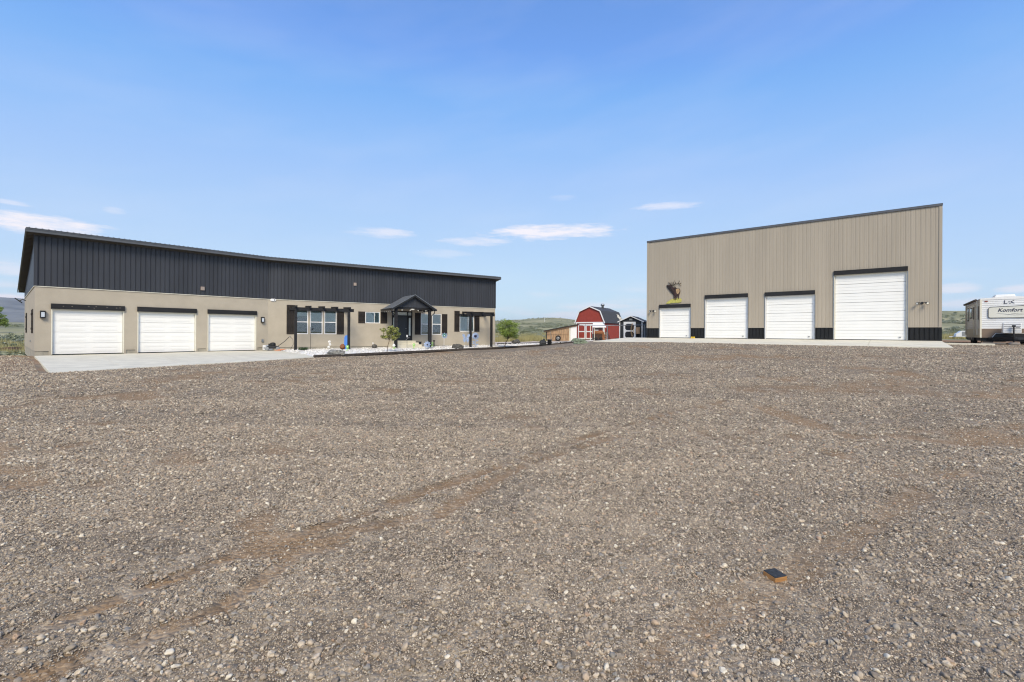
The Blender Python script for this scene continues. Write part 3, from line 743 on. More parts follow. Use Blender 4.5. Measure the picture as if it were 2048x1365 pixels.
# garage doors
def garage_door(parent, M, s0, s1, z0, z1, nsec, style, rec):
    w = s1-s0; h = (z1-z0)/nsec
    d = obj('garage_door', MB().box(0, w, .05, .08, 0, z1-z0), DOORWHITE, parent, M @ T(s0, rec, z0))
    if style == 'panel':
        mb = MB().box(.012, w-.012, .0, .05, .006, h-.006); e = .26
        for a, b in ((e, w/2-.15), (w/2+.15, w-e)):
            n = 2; hh = (h-.22)/n
            for k in range(n):
                za = .10 + k*(hh+.03); mb.box(a, b, -.006, .0, za, za+hh-.03)
                mb.box(a+.03, b-.03, -.009, -.006, za+.03, za+hh-.06)
    else:
        mb = MB(); pr = [(0, .006)]; n = 3; g = h/n
        for k in range(n):
            z = k*g
            pr += [(-.004, z+.008), (.0, z+g-.03), (.008, z+g-.026), (.008, z+g-.012), (-.004, z+g-.008)]
        vs = []; 
        pr = pr[1:]
        for y_, z in pr: vs += [(.012, y_, z), (w-.012, y_, z)]
        mb.add(vs, [(2*i, 2*i+1, 2*i+3, 2*i+2) for i in range(len(pr)-1)]); mb.quad((.012,-.012,.008),(.012,.05,.008),(w-.012,.05,.008),(w-.012,-.012,.008))
    me = mb.mesh('door_section'); me.materials.append(DOORWHITE)
    for k in range(nsec): obj('door_section', me, None, d, M @ T(s0, rec, z0 + k*h))
    return d
def jamb(parent, M, s0, s1, z0, z1, rec, m, t=.045):
    obj('door_frame', MB().box(s0, s0+t, .0-.006, rec+.02, z0, z1).box(s1-t, s1, -.006, rec+.02, z0, z1).box(s0+t, s1-t, -.006, rec+.02, z1-t, z1), m, parent, M)
KNOT = mat('pale_knots', (.42,.36,.30), .8, .3, 20)
for i, (a, b) in enumerate(GD):
    garage_door(HOUSE, F1, a+.045, b-.045, .27, 2.60, 4, 'panel', .11)
    jamb(HOUSE, F1, a, b, .26, 2.645, .12, CREAM)
    obj('threshold_seal', MB().box(a+.05, b-.05, .10, .16, .235, .272), BLACK, HOUSE, F1)
    hb = obj('header_beam', MB().box(a-.02, b+.02, -.09, -.005, 2.645, 2.92), BEAM, HOUSE, F1, bevel=.008)
    if i == 0:
        for s, z in ((1.02,2.79),(1.35,2.79),(2.0,2.83),(2.22,2.74),(2.3,2.82),(2.75,2.80),(3.15,2.79),(3.3,2.8)): obj('knot', MB().box(s, s+.05, -.096, -.09, z, z+.014), KNOT, hb, F1)
# windows
def window(parent, M, s0, s1, z0, z1, kind, up=.5, rec=.05):
    t = .055; zm = (z0+z1)/2
    mb = MB().box(s0, s0+t, rec-.03, rec+.05, z0, z1).box(s1-t, s1, rec-.03, rec+.05, z0, z1).box(s0+t, s1-t, rec-.03, rec+.05, z0, z0+t).box(s0+t, s1-t, rec-.03, rec+.05, z1-t, z1)
    if kind == 'dh': mb.box(s0+t, s1-t, rec-.02, rec+.05, zm-.03, zm+.03)
    elif kind == 'slide': mb.box((s0+s1)/2+.12, (s0+s1)/2+.155, rec-.01, rec+.05, z0+t, z1-t)
    f = obj('window', mb, WHITE, parent, M)
    obj('pane', MB().box(s0+t, s1-t, rec+.01, rec+.016, z0+t, z1-t), GLASS, f, M)
    if kind != 'slit':
        mb = MB(); z = z1-t-.03; lo = zm + .03 if kind == 'dh' else z0+t
        if kind == 'dh' and up < .5: lo = z1 - (z1-z0)*up
        while z > lo: mb.quad((s0+t, rec+.10, z-.022), (s1-t, rec+.10, z-.022), (s1-t, rec+.075, z+.03), (s0+t, rec+.075, z+.03)); z -= .055
        if kind == 'slide': 
            mb = MB(); s = s0+t
            while s < s1-t-.02: mb.box(s, min(s+.085, s1-t), rec+.09+.01*(int(s*40)%2), rec+.1+.01*(int(s*40)%2), z0+t, z1-t); s += .09
        obj('blind', mb, BLIND, f, M)
    obj('room', MB().quad((s0,.7,z0-.2),(s1,.7,z0-.2),(s1,.7,z1+.2),(s0,.7,z1+.2)).quad((s0,.16,z0),(s1,.16,z0),(s1,.7,z0-.2),(s0,.7,z0-.2)).quad((s0,.16,z0),(s0,.7,z0-.2),(s0,.7,z1+.2),(s0,.16,z1)).quad((s1,.16,z0),(s1,.16,z1),(s1,.7,z1+.2),(s1,.7,z0-.2)).quad((s0,.16,z1),(s0,.7,z1+.2),(s1,.7,z1+.2),(s1,.16,z1)), ROOM, f, M)
    return f
for i, w in enumerate(WIN): window(HOUSE, F2, *w, up=.25 if i == 0 else .5)
for w in SIDEWIN:
    window(HOUSE, FL, *w, 'slit')
def shutter(M, s0, s1, z0, z1):
    f = obj('shutter', MB().box(s0+.01, s1-.01, -.008, -.002, z0+.01, z1-.01), BLACKTRIM, HOUSE, M)
    for zc in (z0+.25, z1-.25): obj('batten', MB().box(s0+.02, s1-.02, -.045, -.03, zc-.05, zc+.05), SHUTTER, f, M)
    n = 4; w = (s1-s0)/n; me = MB().box(.006, w-.006, -.028, -.009, 0, z1-z0).mesh('board'); me.materials.append(SHUTTER)
    for k in range(n): obj('board', me, None, f, M @ T(s0+k*w, 0, z0))
for s0, s1, z0, z1 in ((1.16,1.69,1.36,3.44),(4.58,5.09,1.36,3.14),(6.14,6.67,2.23,3.13),(7.87,8.41,2.24,3.13),(10.73,11.24,1.36,3.15),(13.15,13.67,1.37,3.13),(14.33,14.85,1.64,3.44),(16.31,16.84,1.64,3.14)): shutter(F2, s0, s1, z0, z1)
for s0, s1 in ((12.22,12.55),(10.95,11.28),(4.12,4.45),(2.85,3.18)): shutter(FL, s0, s1, 1.36, 2.66)
# front door with sidelights and transom
FROST = mat('frosted_glass', (.62,.68,.66), .15, .15, 25)
DOORC = mat('door_charcoal', (.030,.035,.042), .4, .1, 4)
s0, s1, z0, z1 = DOOR; t = .07
fr = MB().box(s0, s0+t, -.03, .1, z0, z1).box(s1-t, s1, -.03, .1, z0, z1).box(s0+t, s1-t, -.03, .1, z1-t, z1).box(s0+t, s1-t, -.02, .1, 2.84, 2.92)
for s in (9.17, 10.12): fr.box(s-.04, s+.04, -.02, .1, z0, z1-t)
fd = obj('entry_door', fr, BLACKTRIM, HOUSE, F2)
dl = MB().box(9.21, 10.08, .03, .08, z0, 2.84)
for za, zb_ in ((1.05,1.55),(1.63,2.05),(2.13,2.70)): dl.box(9.34, 9.95, .018, .03, za, zb_)
obj('door_leaf', dl, DOORC, fd, F2)
obj('door_handle', MB().tube((9.99,.03,1.85),(9.99,-.03,1.85),.02).box(9.90,10.01,-.045,-.025,1.835,1.865), STEEL, fd, F2)
for a, b, c, d in ((s0+t,9.13,2.92,z1-t),(9.21,10.08,2.92,z1-t),(10.16,s1-t,2.92,z1-t)): obj('transom_pane', MB().box(a,b,.04,.05,c,d), FROST, fd, F2)
for a, b in ((s0+t,9.13),(10.16,s1-t)):
    obj('sidelight_panel', MB().box(a,b,.03,.06,z0,2.84), BLACKTRIM, fd, F2)
    obj('sidelight_pane', MB().box(a+.06,b-.06,.022,.03,1.28,2.72), FROST, fd, F2)
obj('door_back', MB().box(s0, s1, .1, .14, z0, z1), BLACK, fd, F2)
# porch
PM = (8.55, 11.40)
PY = -2.3; PX0, PX1 = 8.33, 11.04; PZ = 3.33
for s in (PX0, PX1): obj('porch_post', MB().box(s-.10, s+.10, PY-.10, PY+.10, .38, PZ), BEAM, HOUSE, F2, bevel=.01)
rx0, rxm, rx1 = PX0-.42, (PX0+PX1)/2, PX1+.42; rz0, rzm = PZ-.04, PZ+1.02
def rslope(xa, xb, za, zb_, y0, y1): return MB().add([(xa,y0,za),(xb,y0,zb_),(xb,y1,zb_),(xa,y1,za),(xa,y0,za-.05),(xb,y0,zb_-.05),(xb,y1,zb_-.05),(xa,y1,za-.05)], [(0,1,2,3),(7,6,5,4),(0,4,5,1),(1,5,6,2),(2,6,7,3),(3,7,4,0)])
PROOF = mat('porch_metal', (.20,.21,.23), .3, .1, 3, metal=.45)
pr = obj('porch_roof', rslope(rx0, rxm-.002, rz0+.06, rzm+.06, PY-.35, -.06), PROOF, HOUSE, F2)
obj('roof_slope', rslope(rxm+.002, rx1, rzm+.06, rz0+.06, PY-.35, -.06), PROOF, pr, F2)
mb = MB()
for k in range(12):
    y_ = PY-.3 + k*.2
    mb.bar((rx0,y_,rz0+.07),(rxm,y_,rzm+.07),.03,.03,(0,1,0)); mb.bar((rx1,y_,rz0+.07),(rxm,y_,rzm+.07),.03,.03,(0,1,0))
obj('roof_ribs', mb, PROOF, pr, F2)
mb = MB().bar((rx0,PY-.36,rz0+.0),(rxm,PY-.36,rzm+.0),.03,.16,(0,0,1)).bar((rx1,PY-.36,rz0+.0),(rxm,PY-.36,rzm+.0),.03,.16,(0,0,1))
obj('rake_trim', mb, BLACKTRIM, pr, F2)
obj('rake_flashing', MB().bar((rx0,PY-.385,rz0+.07),(rxm,PY-.385,rzm+.07),.02,.03).bar((rx1,PY-.385,rz0+.07),(rxm,PY-.385,rzm+.07),.02,.03), STEEL, pr, F2)
mb = MB().ribs(rx0+.35, rx1-.35, PZ+.12, lambda q: rzm - .06 - abs(q-rxm)*(rzm-rz0)/(rxm-rx0) + .02, pitch=.2286, phase=rxm, y=PY-.12); obj('gable_siding', mb, DARKMETAL, pr, F2)
obj('gable_back', MB().prism([(rx0+.3,PZ+.1),(rx1-.3,PZ+.1),(rxm,rzm-.04)], PY-.11, PY-.05), BLACKTRIM, pr, F2)
obj('porch_beam', MB().box(rx0+.2, rx1-.2, PY-.10, PY+.10, PZ-.02, PZ+.13), BEAM, HOUSE, F2)
for s in (PX0, PX1): obj('porch_beam', MB().box(s-.09, s+.09, PY+.10, -.02, PZ-.02, PZ+.13), BEAM, HOUSE, F2)
for s, d in ((PX0,-1),(PX1,1)):
    obj('gutter', MB().bar((s+d*.44,PY-.33,rz0+.0),(s+d*.44,-.08,rz0+.0),.10,.11), BLACKTRIM, pr, F2)
    obj('downspout', MB().path([(s+d*.42,PY-.05,PZ-.1),(s+d*.40,PY-.05,PZ-.25),(s+d*.2,PY-.05,PZ-.42),(s+d*.13,PY-.05,PZ-.5),(s+d*.13,PY-.05,.5)],.035), BLACKTRIM, pr, F2)
BULB = mat('bulb_white', (.8,.78,.7), .3, .05, 5)
mb = MB()
for k in range(6):
    s = PX0-.25 + k*(PX1-PX0+.5)/5; mb.lathe([(.012,.07),(.03,.03),(.035,.0),(.02,-.03)], 8, (s, PY-.2, PZ-.13))
for k in range(4):
    mb.lathe([(.012,.07),(.03,.03),(.035,.0),(.02,-.03)], 8, (PX0-.3, PY+.4+k*.45, PZ-.2)); mb.lathe([(.012,.07),(.03,.03),(.035,.0),(.02,-.03)], 8, (PX1+.05, PY+.4+k*.45, PZ-.2))
obj('string_lights', mb, BULB, pr, F2, smooth=True)
obj('porch_lamp', MB().lathe([(.16,.0),(.14,-.06),(.05,-.08)], 14, (rxm-.1, PY-.12, PZ-.0)), BULB, pr, F2, smooth=True)
obj('porch_step', MB().box(8.5,10.75,-1.5,-.02,.3,.58), CONCRETE, HOUSE, F2, bevel=.01)
obj('porch_step', MB().box(8.6,10.65,-1.1,-.021,.58,.73), CONCRETE, HOUSE, F2, bevel=.01)
obj('porch_step', MB().box(8.7,10.55,-.7,-.022,.73,.875), CONCRETE, HOUSE, F2, bevel=.01)
# wall lamps, camera, vents, sockets
LAMPGLASS = mat('lamp_glass', (.55,.6,.66), .1, .1, 10)
def wall_lamp(M, s, z):
    f = obj('wall_lamp', MB().box(s-.10,s+.10,-.02,-.002,z-.19,z+.19).box(s-.10,s+.10,-.15,-.02,z+.14,z+.19).box(s-.10,s+.10,-.15,-.02,z-.19,z-.15).box(s-.10,s-.08,-.15,-.13,z-.15,z+.14).box(s+.08,s+.10,-.15,-.13,z-.15,z+.14), BLACK, HOUSE, M)
    obj('lamp_glass', MB().box(s-.065,s+.065,-.13,-.03,z-.13,z+.12), LAMPGLASS, f, M)
wall_lamp(F1, .29, 2.34); wall_lamp(F1, 10.83, 2.34)
c = obj('wall_floodlight', MB().lathe([(.02,-.06),(.085,-.055),(.09,-.03),(.085,-.002)], 16, (.22,0,3.74),'y').lathe([(.02,-.06),(.085,-.055),(.09,-.03),(.085,-.002)], 16, (.40,0,3.74),'y').box(.2,.42,-.055,-.003,3.655,3.825), WHITE, HOUSE, F2)
obj('lens', MB().lathe([(.04,-.07),(.045,-.055)], 12, (.39,0,3.745),'y'), BLACK, c, F2)
VENT = mat('pinkish_vent', (.42,.33,.29), .6, .1, 10)
for M, s, z in ((F1,7.3,4.22),(F2,5.88,5.2)):
    f = obj('wall_vent', MB().box(s-.10,s+.10,-.08,-.03,z-.11,z+.11), VENT, HOUSE, M)
    for k in range(3): obj('louvre', MB().bar((s-.09,-.085,z-.07+k*.07),(s+.09,-.085,z-.07+k*.07),.02,.012), FOUND, f, M)
obj('outlet_box', MB().box(10.78,10.90,-.06,-.002,.82,1.0), STEEL, HOUSE, F1)
obj('outlet_box', MB().box(9.9,10.0,-.05,-.002,.85,.97).box(10.15,10.22,-.05,-.002,.85,.97), GREYL, HOUSE, FL)
cl = obj('end_floodlight', MB().path([(2.6,-.01,3.52),(2.6,-.16,3.60),(2.6,-.3,3.50)],.03,6).bar((2.6,-.52,3.68),(2.6,-.18,3.36),.25,.05), BLACK, HOUSE, FL)

# ------------------------------------------------------------------ pergolas
def pergola(name, label, s0, s1, xs, zt, outn, zg0, zg1, nraft):
    root = thing(name, label, 'pergola', F2 @ T(s0, -outn, zg0), 'black pergolas along the house wall')
    for s, z in ((xs[0], zg0), (xs[1], zg1)): obj('post', MB().box(s-.085, s+.085, -outn-.085, -outn+.085, z-.25, zt-.22), BEAM, root, F2, bevel=.01)
    obj('beam', MB().box(s0, s1, -outn-.07, -outn+.07, zt-.22, zt), BEAM, root, F2, bevel=.01)
    obj('ledger', MB().box(s0, s1, -.09, -.03, zt-.16, zt-.02), BEAM, root, F2)
    for k in range(nraft):
        s = xs[0] + (xs[1]-xs[0])*k/(nraft-1)
        obj('rafter', MB().add([(s-.05,-outn-.42,zt+.11),(s+.05,-outn-.42,zt+.11),(s+.05,-.03,zt+.19),(s-.05,-.03,zt+.19),(s-.05,-outn-.42,zt-.01),(s+.05,-outn-.42,zt-.01),(s+.05,-.03,zt+.002),(s-.05,-.03,zt+.002)], [(3,2,1,0),(4,5,6,7),(0,1,5,4),(1,2,6,5),(2,3,7,6),(3,0,4,7)]), BEAM, root, F2)
    return root
pergola('pergola', 'black timber pergola over the three white windows left of the porch', 1.33, 5.42, (1.54,5.08), 3.22, 1.5, .24, .30, 5)
pergola('pergola', 'black timber pergola over the single window at the right house end', 14.75, 17.5, (15.13,17.20), 3.22, 1.5, .38, .40, 3)

# ------------------------------------------------------------------ shop
SHOP = thing('shop_building', 'tall tan metal shop with sloping skyline and four white roll doors', 'building', F3 @ T(0,0,SLAB3))
ZW, Z9 = 2.06, 9.46
SD = [(1.09,3.63,3.70,4.0,4),(4.79,7.84,4.33,4.63,5),(9.02,12.05,4.33,4.63,5),(13.16,16.90,5.56,5.86,7)]
cuts = [(a, b, h1) for a, b, h0, h1, n in SD]
sheets(F3, SHOP, 0, LEN3, ZW, Z9, TAN, cuts, minor=2, depth=-.012, rw=.019)
prev = 0
for a, b, *_ in SD + [(LEN3, 0)]:
    sheets(F3, SHOP, prev, a, SLAB3-.03, ZW-.02, WAINSCOT, name='wainscot_sheet', y=-.014, minor=2); prev = b
for s0, s1 in zip([0]+[d[1] for d in SD], [d[0] for d in SD]+[LEN3]): obj('wainscot_flashing', MB().box(s0, s1, -.05, .0, ZW-.03, ZW+.015), TAN, SHOP, F3)
DEP3 = 13.0
F3L = frame(S0 + IN3*DEP3, -IN3); F3R = frame(S0 + D3*LEN3, IN3)
sheets(F3L, SHOP, 0, DEP3, ZW, lambda q: Z9-.07*(DEP3-q), TAN, minor=2); sheets(F3L, SHOP, 0, DEP3, .95, ZW-.02, WAINSCOT, name='wainscot_sheet')
sheets(F3R, SHOP, 0, DEP3, ZW, lambda q: Z9-.07*q, TAN, minor=2); sheets(F3R, SHOP, 0, DEP3, .95, ZW-.02, WAINSCOT, name='wainscot_sheet')
obj('back_wall', MB().quad((LEN3,DEP3,.9),(0,DEP3,.9),(0,DEP3,Z9-.07*DEP3),(LEN3,DEP3,Z9-.07*DEP3)), TAN, SHOP, F3)
obj('corner_trim', MB().box(-.045,.10,-.045,-.03,ZW,Z9).box(-.045,-.03,-.03,.1,ZW,Z9), TAN, SHOP, F3)
obj('corner_trim', MB().box(LEN3-.10,LEN3+.045,-.045,-.03,ZW,Z9).box(LEN3+.03,LEN3+.045,-.03,.1,ZW,Z9), TAN, SHOP, F3)
obj('corner_trim', MB().box(LEN3-.10,LEN3+.047,-.047,-.03,SLAB3-.03,ZW-.03).box(-.047,.1,-.047,-.03,SLAB3-.03,ZW-.03), WAINSCOT, SHOP, F3)
obj('roof', MB().slab([(-.06,-.06,Z9+.07),(LEN3+.06,-.06,Z9+.07),(LEN3+.06,DEP3+.1,Z9+.07-.07*DEP3),(-.06,DEP3+.1,Z9+.07-.07*DEP3)], .05), DARKMETAL, SHOP, F3)
obj('eave_trim', MB().box(-.06, LEN3+.06, -.075, -.045, Z9-.07, Z9+.045), mat('eave_trim_grey', (.10,.105,.12), .4, .1, 2), SHOP, F3)
for a, b, h0, h1, n in SD:
    garage_door(SHOP, F3, a+.05, b-.05, SLAB3+.02, h0-.01, n, 'rib', .10)
    jamb(SHOP, F3, a, b, SLAB3, h0+.02, .13, CREAM if a > 12 else WHITE, .05)
    obj('header_beam', MB().box(a-.03, b+.03, -.11, -.035, h0+.01, h1), BEAM, SHOP, F3, bevel=.008)
    obj('threshold_seal', MB().box(a+.05, b-.05, .08, .16, SLAB3-.03, SLAB3+.025), BLACK, SHOP, F3)
    obj('side_trim', MB().box(a-.05, a-.004, -.05, .0, SLAB3, h0), STEEL, SHOP, F3); obj('side_trim', MB().box(b+.004, b+.05, -.05, .0, SLAB3, h0), STEEL, SHOP, F3)
    obj('door_latch', MB().box(b-.38, b-.28, .06, .10, SLAB3+.15, SLAB3+.2), STEEL, SHOP, F3)
def flood(s, z):
    f = obj('floodlight', MB().lathe([(.075,-.06),(.075,-.036)], 14, (s,0,z), 'y').bar((s-.05,-.06,z),(s-.14,-.14,z+.03),.025,.025).bar((s+.05,-.06,z),(s+.14,-.14,z+.03),.025,.025), BLACK, SHOP, F3)
    for d in (-1, 1):
        hd = obj('lamp_head', MB().lathe([(.035,.02),(.065,-.05),(.085,-.15),(.08,-.16)], 14, (0,0,0), 'y'), BLACK, f, F3 @ T(s+d*.17,-.15,z+.0,rz=d*.5,rx=.25))
        obj('lamp_glass', MB().lathe([(.07,-.158),(.05,-.164)], 14, (0,0,0), 'y'), BULB, hd, F3 @ T(s+d*.17,-.15,z+.0,rz=d*.5,rx=.25))
flood(.55, 3.50); flood(17.60, 3.53)

# elk cut-out sign over the first shop door
def EL(p): return (1.65 + (p[0]-300)*.00185, 5.95 - (p[1]-180)*.00185)
ELK = thing('elk_sign', 'painted bugling elk cut-out sign mounted above the smallest shop door', 'sign', F3 @ T(2.3,-.06,4.1))
grass = [(290,1190),(330,1140),(400,1080),(470,1050),(560,985),(600,1000),(680,960),(740,985),(800,945),(870,965),(960,980),(1000,1050),(980,1130),(880,1170),(600,1170),(450,1195)]
YG = mat('sign_grass', (.46,.43,.11), .7, .4, 18)
obj('grass', MB().prism([EL(p) for p in grass], -.062, -.050), YG, ELK, F3)
body = [(315,365),(345,345),(420,370),(500,345),(560,400),(580,450),(640,480),(700,480),(740,510),(810,535),(900,540),(930,600),(940,680),(910,770),(885,850),(870,1010),(845,1015),(838,850),(805,840),(805,1030),(778,1040),(770,870),(745,870),(738,1050),(710,1060),(705,860),(690,845),(682,1050),(650,1050),(640,860),(610,780),(510,690),(400,540),(330,440)]
ELKB = mat('elk_brown', (.038,.019,.016), .6, .5, 9); ELKD = mat('elk_dark', (.018,.012,.010), .6, .3, 9); ELKT = mat('elk_tan', (.40,.27,.15), .6, .35, 10)
obj('body', MB().prism([EL(p) for p in body], -.075, -.063), ELKB, ELK, F3)
obj('hip', MB().prism([EL(p) for p in ((740,570),(800,548),(885,552),(915,640),(885,740),(805,790),(755,700))], -.079, -.0755), ELKT, ELK, F3)
obj('mane', MB().prism([EL(p) for p in ((318,370),(420,385),(520,440),(560,560),(640,700),(650,830),(612,770),(512,685),(402,538),(332,440))], -.079, -.0755), ELKD, ELK, F3)
mb = MB()
for pl in ([(520,370),(600,380),(700,330),(850,312),(900,345),(970,450)],[(700,330),(735,240)],[(850,312),(910,190)],[(900,345),(978,292)],[(600,380),(640,260),(684,170)],[(560,372),(575,250)],[(500,350),(450,290),(430,220)],[(500,345),(530,225)],[(740,505),(690,430),(600,380)],[(450,290),(400,240)]):
    mb.path([(EL(p)[0], -.075, EL(p)[1]) for p in pl], [.027-.014*i/(len(pl)-1) for i in range(len(pl))], 5)
obj('antlers', mb, ELKD, ELK, F3)
for s in (3.85, 4.02):
    o = obj('wheel_chock', MB().prism([(-.07,0),(.07,0),(.03,.14),(-.02,.14)], -.08, .08), YELLOW, None, F3 @ T(s+.0, -.30, SLAB3-.03), bevel=.008)
    tag(o, ('left' if s < 3.9 else 'right') + ' one of two yellow wheel chocks beside the smallest shop door', 'wheel chock', 'yellow chocks at the shop wall')

# ------------------------------------------------------------------ red gambrel barn
def gambrel():
    p = at(1152, 680, 60); d = Vector((math.cos(math.radians(35.4)), -math.sin(math.radians(35.4))))
    w, Ld, ze, zk, zp = 3.95, 6.1, 2.35, 3.72, 4.30
    zg = CAMZ - .78
    M = frame((p.x, p.y), d, zg)
    R = thing('barn_shed', 'red gambrel roof barn shed with white trim and charcoal shingles', 'shed', M)
    xk = .55
    prof = [(0,0),(w,0),(w,ze),(w-xk,zk),(w/2,zp),(xk,zk),(0,ze)]
    def top(x):
        if x < xk: return ze + (zk-ze)*x/xk
        if x > w-xk: return ze + (zk-ze)*(w-x)/xk
        return zk + (zp-zk)*(1-abs(x-w/2)/(w/2-xk))
    mb = MB().ribs(0, w, 0, top, pitch=.2032, depth=-.012, rw=.02, y=0); obj('front_wall', mb, RED, R, M)
    Ms = M @ T(w, 0, 0, rz=math.pi/2)
    obj('side_wall', MB().ribs(0, Ld, 0, ze, pitch=.2032, depth=-.012, rw=.02), RED, R, Ms)
    obj('side_wall', MB().ribs(0, Ld, 0, ze, pitch=.4, depth=-.012, rw=.02), RED, R, M @ T(0, Ld, 0, rz=-math.pi/2))
    obj('back_wall', MB().prism(prof, Ld-.05, Ld), RED, R, M)
    o = .12
    pts = [(-.14,ze-.12),(xk-.04,zk+.06),(w/2,zp+.09),(w-xk+.04,zk+.06),(w+.14,ze-.12)]
    for i in range(4):
        (xa,za),(xb,zb_) = pts[i], pts[i+1]
        obj('roof_slope', MB().add([(xa,-o,za),(xb,-o,zb_),(xb,Ld+o,zb_),(xa,Ld+o,za),(xa,-o,za-.05),(xb,-o,zb_-.05),(xb,Ld+o,zb_-.05),(xa,Ld+o,za-.05)], [(0,3,2,1),(4,5,6,7),(0,1,5,4),(1,2,6,5),(2,3,7,6),(3,0,4,7)]), SHINGLE, R, M)
        obj('rake_trim', MB().bar((xa,-o-.02,za-.06),(xb,-o-.02,zb_-.06),.04,.13), WHITE, R, M)
    obj('trim_board', MB().box(-.02, w+.02, -.05, -.02, ze-.18, ze-.02), WHITE, R, M)
    for x in (0, w-.12): obj('corner_board', MB().box(x, x+.12, -.04, -.016, 0, ze-.18), WHITE, R, M)
    obj('corner_board', MB().box(0, .12, -.035, -.016, 0, ze-.1), WHITE, R, Ms); obj('corner_board', MB().box(Ld-.12, Ld, -.035, -.016, 0, ze-.1), WHITE, R, Ms)
    for x in (.32, 1.42):
        dr = obj('door', MB().box(x, x+1.06, -.05, -.018, .12, 2.05), RED, R, M)
        for a, b, c, e in ((x,x+.13,.12,2.05),(x+.93,x+1.06,.12,2.05),(x+.13,x+.93,1.90,2.05),(x+.13,x+.93,.12,.26),(x+.13,x+.93,1.02,1.16)): obj('door_trim', MB().box(a, b, -.07, -.05, c, e), WHITE, dr, M)
    obj('small_window', MB().box(2.72,3.2,-.045,-.018,1.2,1.95).box(2.78,3.14,-.05,-.045,1.26,1.89), WHITE, R, M)
    vent = obj('roof_vent', MB().lathe([(.16,-.25),(.16,.3),(.17,.32)], 14, (w/2+.25, 3.4, zp)).lathe([(.24,.30),(.27,.42),(.20,.55),(.05,.58)], 14, (w/2+.25, 3.4, zp)), STEEL, R, M, smooth=True)
    wear = mat('bare_patch', (.62,.58,.50), .9, .3, 6)
    mb = MB()
    for u, v, a, b in ((.86,.3,.12,.1),(.88,.45,.2,.08),(.91,.58,.16,.09),(.94,.7,.1,.12)):
        (xa,za),(xb,zb_) = pts[4], pts[3]
        P_ = lambda uu, vv: (xb+(xa-xb)*vv+.01, uu*Ld, zb_+(za-zb_)*vv+.012)
        mb.quad(P_(u-a/2,v-b), P_(u+a/2,v-b*.6), P_(u+a/2+.02,v+b*.7), P_(u-a/2+.03,v+b))
    tag(obj('worn_shingle', mb, wear, R, M), kind='stuff')
gambrel()

